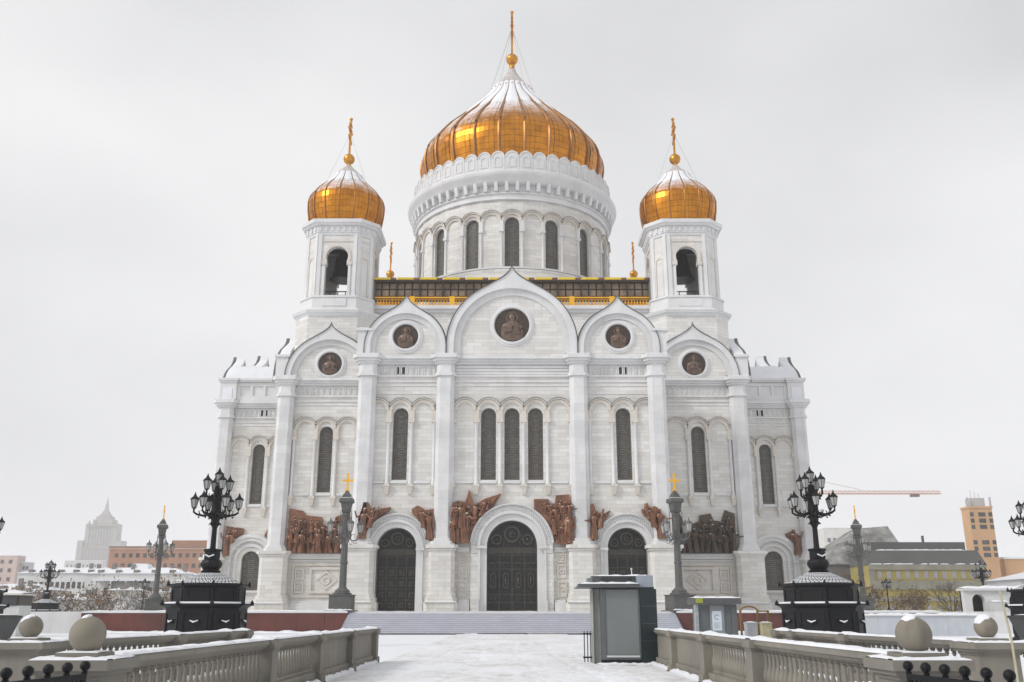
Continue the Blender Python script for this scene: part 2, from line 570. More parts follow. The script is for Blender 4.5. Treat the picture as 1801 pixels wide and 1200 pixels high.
# broad flight of steps
STEPS = structure(MB().box(-14.2, 14.2, 83.9, 84.19, -0.5, TZ - 0.02).build('steps', MARBLE_GREY))
nst = 11
for i in range(nst):
    z = TZ * (i + 1) / (nst + 1)
    y = 79.4 + (83.9 - 79.4) * i / nst
    b = MB().box(-14.2, 14.2, y, 84.18, z - TZ / (nst + 1) + 0.004, z)
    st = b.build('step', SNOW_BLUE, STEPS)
ss = MB()
for i in range(nst):
    z = TZ * (i + 1) / (nst + 1)
    y = 79.4 + (83.9 - 79.4) * i / nst
    s = snow_strip(-14.1, 14.1, y + 0.22, y + 0.40, z + 0.002, 0.02, 40 + i, 0.5)
    ss.add(s.v, s.f)
ss.build('snow', SNOW, STEPS)['kind'] = 'stuff'
s = snow_strip(-14.4, 14.4, 78.9, 79.38, 0.0, 0.09, 77, 0.4)
s.build('snow', SNOW, STEPS)['kind'] = 'stuff'
s = snow_strip(-14.1, 14.1, 84.0, 84.5, TZ + 0.002, 0.05, 78, 0.5)
s.build('snow', SNOW, STEPS)['kind'] = 'stuff'

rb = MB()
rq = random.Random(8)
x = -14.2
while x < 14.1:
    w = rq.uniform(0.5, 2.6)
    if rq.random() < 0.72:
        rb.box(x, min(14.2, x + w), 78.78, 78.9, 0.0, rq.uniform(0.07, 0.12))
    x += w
rb.build('dark_strip', plain('dark_stone', (0.10, 0.10, 0.105), 0.6), STEPS)['kind'] = 'stuff'  # patchy dark strip along the foot of the steps
# ------------------------------------------------------------------ the cathedral
CY = 139.0
Y0, YB, YA = 100.0, 110.0, 122.8
ROOT = thing('cathedral', 'white marble cathedral with golden onion domes at the top of the steps', 'cathedral', (0, CY, TZ))
TURN = []                                     # parts repeated on the other sides of the building

def side_copies(o, angles=(90, -90)):
    for a in angles:
        a = R(a)
        c = Vector((0, CY, 0))
        loc = c - Matrix.Rotation(a, 3, 'Z') @ c
        q = O(o.name.split('.')[0], o.data, ROOT, tuple(loc), a)
        if o.get('kind'):
            q['kind'] = o['kind']

# --- walls with door and window openings
W_Z0, W_Z1, W_ZS, W_HW = 15.5, 23.45, 22.62, 0.83
holes = [arch(0, 2.66, TZ, 8.5, 20)]
for s in (-1, 1):
    holes.append(arch(12.2 * s, 2.1, TZ, 8.3, 18))
    holes.append(arch(12.25 * s, W_HW, W_Z0, W_ZS))
for x in (-2.58, 0, 2.58):
    holes.append(arch(x, W_HW, W_Z0, W_ZS))
mb = MB().panel(rect(-16.2, 16.2, 1.0, 29.0), holes, Y0, Y0 + 1.1)
WALL_F = mb.build('front_wall', MARBLE, ROOT)
CXB, CXA = 22.4, 33.9
for s in (-1, 1):
    mb = MB().panel(rect(*sorted((15.9 * s, 28.6 * s)), 1.0, 29.0), [arch(CXB * s, W_HW, W_Z0 - 0.1, W_ZS - 0.1)], YB, YB + 1.1)
    mb.build('corner_wall', MARBLE, ROOT)
    mb = MB().panel(rect(*sorted((28.2 * s, 39.0 * s)), 1.0, 29.0),
                    [arch(CXA * s, W_HW, W_Z0, W_ZS), arch(CXA * s, 1.17, 4.5, 8.25)], YA, YA + 1.1)
    mb.build('arm_wall', MARBLE, ROOT)
    # returns of the front arm and the outer flanks
    mb = MB()
    mb.box(*sorted((15.4 * s, 16.19 * s)), Y0 + 1.1, YB + 0.02, 1.0, 29.0)
    mb.box(*sorted((27.6 * s, 28.59 * s)), YB + 1.1, YA + 0.02, 1.0, 29.0)
    mb.box(*sorted((37.9 * s, 38.98 * s)), YA + 1.1, 2 * CY - YA - 1.1, 1.0, 29.0)
    mb.build('return_wall', MARBLE, ROOT)
mb = MB()                                    # rear walls and dark floors behind the openings
mb.box(-38.9, 38.9, 2 * CY - YA - 1.1, 2 * CY - YA, 1.0, 29.0)
mb.box(-16.2, 16.2, 176, 178, 1.0, 29.0)
mb.box(-28.5, 28.5, 166, 168, 1.0, 29.0)
mb.build('rear_wall', MARBLE, ROOT)
mb = MB()
mb.box(-15.3, 15.3, Y0 + 1.6, Y0 + 1.7, 1.2, 28.8)
for s in (-1, 1):
    mb.box(*sorted((16.5 * s, 27.5 * s)), YB + 1.6, YB + 1.7, 1.2, 28.8)
    mb.box(*sorted((28.9 * s, 37.8 * s)), YA + 1.6, YA + 1.7, 1.2, 28.8)
mb.build('inner_lining', INTERIOR, ROOT)

# --- cornices, bands, friezes
def bands(name, x0, x1, yf, specs, mat=MARBLE_PLAIN):
    m = MB()
    for z0, z1, d in specs:
        m.box(x0, x1, yf - d, yf + 0.02, z0, z1)
    return m.build(name, mat, ROOT)
CORN = [(28.35, 28.62, 0.28), (28.62, 28.9, 0.48), (28.9, 29.22, 0.75)]
ARCHI = [(26.95, 27.15, 0.20), (26.35, 26.5, 0.12), (25.9, 26.0, 0.07)]
def frieze(x0, x1, yf, z0=27.2, z1=28.3):
    m = MB()
    n = max(2, int((x1 - x0) / 0.62))
    w = (x1 - x0) / n
    for i in range(n):
        c = x0 + (i + 0.5) * w
        m.ring(c, z1 - w * 0.5, w * 0.28, w * 0.46, yf - 0.12, yf + 0.02, n=6)
        for q in (-1, 1):
            m.box(c + q * w * 0.37 - w * 0.09, c + q * w * 0.37 + w * 0.09, yf - 0.12, yf + 0.02, z0, z1 - w * 0.5)
    return m.build('frieze', MARBLE_PLAIN, ROOT)
bands('cornice', -15.2, 15.2, Y0, CORN)
bands('string_course', -15.2, 15.2, Y0, ARCHI)
LOWB = [(8.15, 8.35, 0.22), (7.9, 8.15, 0.12)]
PLIN = [(1.0, 2.55, 0.5), (2.55, 2.75, 0.36), (2.75, 3.0, 0.22)]
for a, b in ((-15.0, -15.35 + 0.1),):
    pass
for s in (-1, 1):
    bands('string_course', *sorted((8.4 * s, 15.2 * s)), Y0, [(24.98, 25.04, 0.05)])
    xx = sorted((17.2 * s, 26.4 * s))
    bands('cornice', *xx, YB, CORN)
    bands('string_course', *xx, YB, ARCHI)
    frieze(*xx, YB)
    bands('string_course', *sorted((17.6 * s, 26.0 * s)), YB, [(8.0, 8.3, 0.45), (7.7, 8.0, 0.28), (7.45, 7.6, 0.12)])
    bands('plinth', *sorted((17.9 * s, 25.7 * s)), YB, [(1.0, 2.5, 0.75), (2.5, 2.8, 0.55), (2.8, 3.05, 0.3)])
    xa = sorted((28.9 * s, 37.4 * s))
    bands('cornice', *xa, YA, CORN)
    bands('string_course', *xa, YA, ARCHI)
    frieze(*xa, YA)
    bands('plinth', *sorted((29.3 * s, 37.2 * s)), YA, PLIN)
    bands('string_course', *sorted((36.5 * s, 37.5 * s)), YA, LOWB)
    # attic with sunk panels over the arm
    m = MB()
    xs0, xs1 = sorted((28.4 * s, 37.5 * s))
    hs = []
    for k in range(5):
        c = xs0 + 0.45 + k * 1.72
        hs.append(rect(c, c + 1.35, 30.05, 31.45))
    m.panel(rect(xs0, xs1, 29.22, 31.9), hs, YA - 0.05, YA + 0.12)
    m.box(xs0, xs1, YA + 0.12, YA + 0.9, 29.22, 31.95)
    m.box(xs0, xs1, YA - 0.3, YA + 0.9, 31.95, 32.15)
    m.box(xs0, xs1, YA - 0.5, YA + 0.9, 32.15, 32.45)
    m.build('attic', MARBLE_PLAIN, ROOT)
    m = MB()
    m.box(*sorted((37.5 * s, 39.7 * s)), YA - 0.45, YA + 1.6, 29.24, 31.9)
    m.box(*sorted((37.35 * s, 39.85 * s)), YA - 0.6, YA + 1.7, 31.9, 32.15)
    m.box(*sorted((37.2 * s, 40.0 * s)), YA - 0.75, YA + 1.8, 32.15, 32.45)
    m.build('attic_pier', MARBLE_PLAIN, ROOT)
    # small twin vents high on the wall
    for cx, yf in ((12.35, Y0), (33.6, YA)):
        for q in (-0.28, 0.28):
            MB().box(cx * s + q - 0.17, cx * s + q + 0.17, yf - 0.09, yf + 0.01, 27.3, 28.05).build('vent', INTERIOR, ROOT)
frieze(-15.0, -8.6, Y0)
frieze(8.6, 15.0, Y0)
m = MB()
for i in range(3):
    m.box(-6.3, 6.3, Y0 - 0.06 - 0.02 * i, Y0 + 0.02, 27.25 + 0.36 * i, 27.5 + 0.36 * i)
m.build('frieze', MARBLE_PLAIN, ROOT)

# --- engaged pillars on pedestals
def pillar_mesh(z0, z1, w=0.98, d=0.95, ch=0.42):
    p = [(-w, 0.05), (-w, -d + ch), (-w + ch, -d), (w - ch, -d), (w, -d + ch), (w, 0.05)]
    m = MB()
    n = len(p)
    m.add([(x, y, z0) for x, y in p] + [(x, y, z1) for x, y in p],
          [tuple(range(n)), tuple(range(2 * n - 1, n - 1, -1))] + [(i + 1 if i + 1 < n else 0, i, i + n, i + n + 1 if i + 1 < n else n) for i in range(n)])
    m.f[-n:] = [f for f in m.f[-n:]]
    return m
def stepped(specs):
    m = MB()
    for z0, z1, w, d in specs:
        q = pillar_mesh(z0, z1, w, d, min(0.42, d * 0.45))
        m.add(q.v, q.f)
    return m
P_SHAFT = pillar_mesh(9.25, 26.9).mesh('shaft', MARBLE_PILLAR)
P_CAP = stepped([(26.9, 27.2, 1.16, 1.12), (27.2, 27.36, 1.06, 1.03), (27.36, 28.3, 1.0, 0.97), (28.3, 28.55, 1.2, 1.15), (28.55, 28.85, 1.4, 1.35), (28.85, 29.3, 1.62, 1.55)]).mesh('capital', MARBLE_PLAIN)
P_BASE = stepped([(8.95, 9.25, 1.12, 1.1), (8.55, 8.95, 1.3, 1.25)]).mesh('base', MARBLE_PLAIN)
P_PED = stepped([(8.2, 8.55, 1.95, 1.75), (7.95, 8.2, 1.75, 1.6), (3.6, 7.95, 1.6, 1.5), (3.2, 3.6, 1.75, 1.62), (2.75, 3.2, 1.9, 1.74), (1.0, 2.75, 2.05, 1.85)]).mesh('pedestal', MARBLE)
for cx, yf in ((-16.0, Y0), (-7.35, Y0), (7.35, Y0), (16.0, Y0), (-27.4, YB), (27.4, YB), (-38.55, YA), (38.55, YA)):
    sh = O('pillar', P_SHAFT, ROOT, (cx, yf, 0))
    O('capital', P_CAP, sh, (cx, yf, 0))
    O('base', P_BASE, sh, (cx, yf, 0))
    O('pedestal', P_PED, sh, (cx, yf, 0), 0, (0.82, 1, 1) if abs(cx) > 38 else ((0.86, 1, 1) if abs(cx) < 8 else None))

# --- windows: frame and leaded pane, set back in the wall
def window_meshes(hw, z0, zs, rows, key):
    fr = MB()
    fr.ring(0, zs, hw - 0.13, hw + 0.02, 0, 0.14, n=14)
    fr.box(-hw - 0.02, -hw + 0.13, 0, 0.14, z0, zs)
    fr.box(hw - 0.13, hw + 0.02, 0, 0.14, z0, zs)
    fr.box(-hw + 0.13, hw - 0.13, 0, 0.14, z0, z0 + 0.3)
    ih = hw - 0.13
    for q in (-0.42, 0.42):
        fr.box(q * hw - 0.045, q * hw + 0.045, 0.03, 0.12, z0 + 0.3, zs + ih * 0.85)
    for k in range(1, rows):
        z = z0 + 0.3 + (zs - z0 - 0.3) * k / (rows - 0.5)
        fr.box(-ih, ih, 0.04, 0.11, z - 0.035, z + 0.035)
    gb = MB()
    for k in range(1, rows * 2):
        z = z0 + 0.45 + (zs - z0 - 0.3) * k / (rows * 2 - 0.5)
        gb.box(-ih * 0.36, ih * 0.36, 0.05, 0.068, z - 0.05, z + 0.03)
    pn = MB().panel(arch(0, hw + 0.01, z0, zs), [], 0.07, 0.09)
    return fr.mesh('window', WINDOW_FRAME), pn.mesh('pane', GLASS), gb.mesh('glazing_bars', GLAZING)
WM = window_meshes(W_HW, W_Z0, W_ZS, 13, 'tall')
WL = window_meshes(1.17, 4.5, 8.25, 7, 'low')
WD = window_meshes(1.06, 49.2, 55.95, 12, 'drum')
def put_window(ms, loc, rz=0, parent=None):
    f = O('window', ms[0], parent or ROOT, loc, rz)
    if parent is None:
        O('pane', ms[1], f, loc, rz)
        O('glazing_bars', ms[2], f, loc, rz)
    return f
for cx in (-12.25, -2.58, 0, 2.58, 12.25):
    put_window(WM, (cx, Y0 + 0.48, 0))
for s in (-1, 1):
    put_window(WM, (CXB * s, YB + 0.48, -0.1))
    put_window(WM, (CXA * s, YA + 0.48, 0))
    put_window(WL, (CXA * s, YA + 0.48, 0))

# --- blind arcades with slender columns
def arcade(cx, n, sp, yf, dz=0.0):
    h = sp / 2
    cz = 23.1 + dz
    for k in range(n):
        x = cx + (k - (n - 1) / 2) * sp
        m = MB()
        m.ring(x, cz, h * 0.69, h - 0.003, yf - 0.20, yf + 0.02, n=16)
        hood = MB()
        m.ring(x, cz, h * 0.80, h * 0.93, yf - 0.26, yf - 0.20, n=16)
        a0 = math.acos(min(1, (h - 0.004) / (h + 0.14)))
        hood.ring(x, cz, h + 0.003, h + 0.14, yf - 0.38, yf + 0.02, a0, PI - a0, n=14)
        o = m.build('arch_moulding', MARBLE_WARM, ROOT)
        hood.build('hood', MARBLE_WARM, o)
        MB().ring(x, cz, h + 0.142, h + 0.185, yf - 0.44, yf + 0.02, a0, PI - a0, n=14).build('dark_lip', LEAD, o)  # thin dark lip along the outer edge of the hood
    for k in range(n + 1):
        x = cx + (k - n / 2) * sp
        m = MB()
        m.lathe([(0.27, 15.0 + dz), (0.27, 15.2 + dz), (0.19, 15.35 + dz), (0.19, 21.55 + dz), (0.25, 21.65 + dz), (0.25, 21.75 + dz)], 10, x, yf - 0.12)
        c = m.build('column', MARBLE_PLAIN, ROOT, True)
        m = MB()
        m.box(x - 0.32, x + 0.32, yf - 0.42, yf + 0.02, 21.75 + dz, 22.15 + dz)
        m.box(x - 0.27, x + 0.27, yf - 0.24, yf + 0.02, 22.15 + dz, cz)
        m.build('capital', MARBLE_WARM, c)
        m = MB()
        m.box(x - 0.34, x + 0.34, yf - 0.45, yf + 0.02, 14.75 + dz, 15.0 + dz)
        m.frustum(x, yf - 0.12, 13.9 + dz, 14.75 + dz, 0.16, 0.12, 0.3, 0.3)
        m.build('bracket', MARBLE_WARM, c)
    m = MB()
    for k in range(n):
        x = cx + (k - (n - 1) / 2) * sp
        m.box(x - h + 0.36, x + h - 0.36, yf - 0.16, yf + 0.02, 15.12 + dz, 15.36 + dz)
    m.build('sill', MARBLE_PLAIN, ROOT)
arcade(0, 5, 2.58, Y0)
for s in (-1, 1):
    arcade(12.25 * s, 3, 2.5, Y0)
    arcade(CXB * s, 3, 2.52, YB, -0.1)
    arcade(CXA * s, 3, 2.52, YA)

# --- portals and bronze doors
def portal(cx, hw, zs, r1, r2, r3):
    m = MB()
    m.ring(cx, zs, hw, r1, Y0 - 0.35, Y0 + 0.3, n=28)
    m.ring(cx, zs, r1 + 0.002, r2, Y0 - 0.60, Y0 + 0.02, n=28)
    for q in (-1, 1):
        m.box(*sorted((cx + q * hw, cx + q * r1)), Y0 - 0.35, Y0 + 0.3, 1.0, zs - 0.003)
        m.box(*sorted((cx + q * (r1 + 0.002), cx + q * r2)), Y0 - 0.60, Y0 + 0.02, 1.0, zs - 0.003)
        m.box(*sorted((cx + q * (hw - 0.02), cx + q * (r2 + 0.12))), Y0 - 0.74, Y0 - 0.6, zs - 0.28, zs - 0.004)
        m.box(*sorted((cx + q * (r1 + 0.1), cx + q * (r2 + 0.1))), Y0 - 0.8, Y0 - 0.6, 1.0, 3.0)
    o = m.build('portal', MARBLE_GREY, ROOT)
    c = MB()                                   # carved outer band
    c.ring(cx, zs, r2 + 0.002, r3, Y0 - 0.42, Y0 + 0.02, n=32)
    c.ring(cx, zs, r2 + 0.002, r2 + 0.07, Y0 - 0.52, Y0 - 0.42, n=32)
    c.ring(cx, zs, r3 - 0.07, r3, Y0 - 0.52, Y0 - 0.42, n=32)
    k = int(PI * r3 / 0.30)
    for i in range(k):
        a = PI * (i + 0.5) / k
        rm = (r2 + r3) / 2
        for rr, w in ((rm - 0.16, 0.085), (rm + 0.16, 0.085), (rm, 0.11)):
            aa = a + (0.5 * PI / k if rr == rm else 0)
            x, z = cx + rr * math.cos(aa), zs + rr * math.sin(aa)
            c.lathe([(w, 0), (w, 0.06), (w * 0.6, 0.11)], 6, 0, 0, 0, True, Matrix.Translation((x, Y0 - 0.42, z)) @ Matrix.Rotation(PI / 2, 4, 'X'))
    c.build('carved_band', MARBLE_PLAIN, o)
    h = MB()
    h.ring(cx, zs, r3 + 0.002, r3 + 0.13, Y0 - 0.68, Y0 + 0.02, R(4), PI - R(4), n=30)
    h.build('hood', MARBLE_GREY, o)
    for q in (-1, 1):
        j = MB()
        j.box(*sorted((cx + q * (r2 + 0.004), cx + q * r3)), Y0 - 0.5, Y0 + 0.02, zs - 0.75, zs - 0.003)
        j.box(*sorted((cx + q * (r2 + 0.004), cx + q * (r3 + 0.05))), Y0 - 0.42, Y0 + 0.02, 1.0, zs - 0.75)
        j.build('jamb', MARBLE, o)
portal(0, 2.66, 8.5, 3.35, 3.6, 4.3)
for s in (-1, 1):
    portal(12.2 * s, 2.1, 8.3, 2.65, 2.85, 3.45)

def disc(m, x, z, r0, r1, y0, y1, n=16):
    m.ring(x, z, r0, r1, y0, y1, 0, 2 * PI, n)
def door(cx, hw, zs, big):
    y = Y0 + 0.62
    d = MB().panel(arch(cx, hw + 0.02, TZ, zs, 20), [], y, y + 0.12).build('door', DOOR_BRONZE, ROOT)
    lint = MB()
    lint.box(cx - hw, cx + hw, y - 0.14, y, zs - 0.75, zs - 0.45)
    lint.box(cx - hw, cx + hw, y - 0.08, y, zs - 0.45, zs - 0.1)
    lint.ring(cx, zs, hw - 0.16, hw, y - 0.16, y, n=20)
    lint.build('lintel', DOOR_BRONZE2, d)
    ty = MB()                                  # pierced tympanum: one large and two small roundels
    big_r, sm = hw * 0.34, hw * 0.22
    disc(ty, cx, zs + hw * 0.48, big_r * 0.72, big_r, y - 0.16, y)
    disc(ty, cx, zs + hw * 0.48, big_r * 0.28, big_r * 0.42, y - 0.12, y, 10)
    for q in (-1, 1):
        disc(ty, cx + q * hw * 0.62, zs + hw * 0.27, sm * 0.68, sm, y - 0.16, y)
        ty.ball((cx + q * hw * 0.62, y - 0.03, zs + hw * 0.27), sm * 0.35, 8, 6)
        ty.tube([(cx + q * hw * 0.35, y - 0.06, zs + 0.05), (cx + q * hw * 0.3, y - 0.06, zs + hw * 0.2), (cx + q * hw * 0.42, y - 0.06, zs + hw * 0.33)], 0.06, 5)
    ty.ball((cx, y - 0.03, zs + hw * 0.48), big_r * 0.26, 8, 6)
    ty.build('tympanum', DOOR_BRONZE2, d)
    n = 4
    w = 2 * hw / n
    top = zs - 0.8
    for lf in (-1, 1):
        x0, x1 = sorted((cx + lf * 0.03, cx + lf * (hw - 0.03)))
        leaf = MB()
        leaf.panel(rect(x0, x1, TZ + 0.02, top), [], y - 0.05, y - 0.004)
        leaf = leaf.build('leaf', DOOR_BRONZE, d)
    st = MB()
    for i in range(n + 1):
        x = cx - hw + i * w
        x = min(max(x, cx - hw + 0.07), cx + hw - 0.07)
        st.box(x - 0.06, x + 0.06, y - 0.12, y - 0.05, TZ + 0.02, top)
    zr = [TZ + 0.15, TZ + 0.95, TZ + 1.75, TZ + 4.35, TZ + 5.0, top - 0.1] if big else [TZ + 0.15, TZ + 1.2, TZ + 2.3, TZ + 3.4, TZ + 4.5, top - 0.1]
    for z in zr:
        st.box(cx - hw + 0.04, cx + hw - 0.04, y - 0.10, y - 0.05, z - 0.05, z + 0.05)
    st.build('rails', DOOR_BRONZE2, d)
    for i in range(n):
        x = cx - hw + (i + 0.5) * w
        if big:
            lz = MB()                          # tall pointed lozenge frames, quatrefoils above and below
            z0, z1 = TZ + 2.3, TZ + 4.1
            a = [(x - 0.3, z0 + 0.3), (x, z0), (x + 0.3, z0 + 0.3), (x + 0.3, z1 - 0.3), (x, z1), (x - 0.3, z1 - 0.3)]
            b = [(x + (p - x) * 0.68, (q - (z0 + z1) / 2) * 0.8 + (z0 + z1) / 2) for p, q in a]
            lz.panel(a, [b], y - 0.17, y - 0.05)
            lz.build('lozenge', DOOR_BRONZE2, d)
            fg = MB()
            fg.tube([(x, y - 0.06, z0 + 0.45), (x, y - 0.10, z0 + 0.9), (x, y - 0.08, z1 - 0.62)], [0.13, 0.11, 0.06], 6)
            fg.ball((x, y - 0.1, z1 - 0.5), 0.085, 8, 6)
            fg.build('figure', DOOR_BRONZE2, d)
            for zc in (TZ + 1.35, TZ + 4.72):
                q = MB()
                for k in range(4):
                    disc(q, x + 0.15 * math.cos(k * PI / 2), zc + 0.15 * math.sin(k * PI / 2), 0.08, 0.15, y - 0.14, y - 0.05, 8)
                q.build('quatrefoil', DOOR_BRONZE2, d)
        else:
            for k in range(4):
                zc = (zr[k] + zr[k + 1]) / 2
                q = MB()
                q.frustum(x, y - 0.05, zc - 0.3, zc + 0.3, 0.28, 0.03, 0.28, 0.03)
                q.lathe([(0.17, 0), (0.13, 0.1), (0.05, 0.14)], 8, 0, 0, 0, True, Matrix.Translation((x, y - 0.08, zc)) @ Matrix.Rotation(PI / 2, 4, 'X'))
                q.build('boss', DOOR_BRONZE2, d)
    hd = MB()
    hd.tube([(cx + 0.12, y - 0.14, TZ + 2.0), (cx + 0.12, y - 0.2, TZ + 2.2), (cx + 0.12, y - 0.14, TZ + 2.4)], 0.03, 6)
    hd.build('handle', DOOR_BRONZE2, d)
door(0, 2.66, 8.5, True)
for s in (-1, 1):
    door(12.2 * s, 2.1, 8.3, False)

# --- wall between the portals: sunk panels
for s in (-1, 1):
    m = MB()
    for z0, z1 in ((3.3, 4.9), (5.2, 6.6), (6.8, 7.7)):
        m.panel(rect(*sorted((4.75 * s, 5.7 * s)), z0, z1), [rect(*sorted((4.9 * s, 5.55 * s)), z0 + 0.15, z1 - 0.15)], Y0 - 0.14, Y0 + 0.02)
        m.ring(5.225 * s, (z0 + z1) / 2, 0.16, 0.28, Y0 - 0.10, Y0 + 0.02, 0, 2 * PI, 10)
    m.build('carved_panel', MARBLE_WARM, ROOT)
    bands('string_course', *sorted((4.5 * s, 5.8 * s)), Y0, LOWB)
    bands('plinth', *sorted((4.45 * s, 5.6 * s)), Y0, PLIN)
    bands('plinth', *sorted((8.75 * s - 0.0, 8.85 * s)), Y0, PLIN)
    # carved panel group low on the corner bays
    m = MB()
    xa, xb = sorted((18.2 * s, 25.4 * s))
    m.panel(rect(xa, xb, 3.4, 7.2), [rect(xa + 0.25, xb - 0.25, 3.65, 6.95)], YB - 0.16, YB + 0.02)
    c0, c1 = sorted((19.5 * s, 23.4 * s))
    m.panel(rect(c0, c1, 3.85, 6.8), [rect(c0 + 0.3, c1 - 0.3, 4.15, 6.5)], YB - 0.22, YB + 0.02)
    cm = (c0 + c1) / 2
    m.panel([(cm - 1.3, 5.32), (cm, 4.2), (cm + 1.3, 5.32), (cm, 6.44)], [[(cm - 1.0, 5.32), (cm, 4.5), (cm + 1.0, 5.32), (cm, 6.14)]], YB - 0.12, YB + 0.02)
    m.ring(cm, 5.32, 0.3, 0.5, YB - 0.14, YB + 0.02, 0, 2 * PI, 12)
    for z0 in (3.9, 5.4):
        q0, q1 = sorted((24.0 * s, 25.05 * s))
        m.panel(rect(q0, q1, z0, z0 + 1.25), [rect(q0 + 0.18, q1 - 0.18, z0 + 0.18, z0 + 1.07)], YB - 0.18, YB + 0.02)
        m.ring((q0 + q1) / 2, z0 + 0.62, 0.1, 0.26, YB - 0.12, YB + 0.02, 0, 2 * PI, 10)
    m.build('carved_panel', MARBLE_WARM, ROOT)
    # surround of the low window in the arm
    m = MB()
    cx, zc = CXA * s, 8.25
    m.ring(cx, zc, 1.75, 2.1, YA - 0.18, YA + 0.02, n=22)
    m.ring(cx, zc, 2.45, 2.9, YA - 0.30, YA + 0.02, n=22)
    m.ring(cx, zc, 2.902, 3.35, YA - 0.45, YA + 0.02, n=22)
    for q in (-1, 1):
        m.box(*sorted((cx + q * 1.75, cx + q * 2.1)), YA - 0.18, YA + 0.02, 3.0, zc - 0.002)
        m.box(*sorted((cx + q * 2.45, cx + q * 2.9)), YA - 0.30, YA + 0.02, 3.0, zc - 0.002)
        m.box(*sorted((cx + q * 2.902, cx + q * 3.35)), YA - 0.45, YA + 0.02, 3.0, zc - 0.002)
        m.box(*sorted((cx + q * 2.4, cx + q * 3.45)), YA - 0.55, YA - 0.45, zc - 0.35, zc - 0.003)
    m.box(cx - 1.5, cx + 1.5, YA - 0.3, YA + 0.02, 4.2, 4.48)
    m.build('window_surround', MARBLE_PLAIN, ROOT)

# --- zakomara gables
def ogee(Rr, zb, z0, apex, n=16, A=58):
    A = R(A)
    left = [(-Rr, zb)]
    for i in range(n + 1):
        a = A * i / n
        left.append((-Rr * math.cos(a), z0 + Rr * math.sin(a)))
    p0 = Vector(left[-1])
    t0 = Vector((math.sin(A), math.cos(A)))
    k = Rr * 0.32
    p1 = p0 + t0 * k
    p2 = Vector((-Rr * 0.035, apex - (apex - p0[1]) * 0.42))
    p3 = Vector((0, apex))
    for i in range(1, 13):
        t = i / 12
        q = p0 * (1 - t) ** 3 + p1 * 3 * t * (1 - t) ** 2 + p2 * 3 * t * t * (1 - t) + p3 * t ** 3
        left.append((q.x, q.y))
    return left + [(-x, z) for x, z in reversed(left[:-1])]

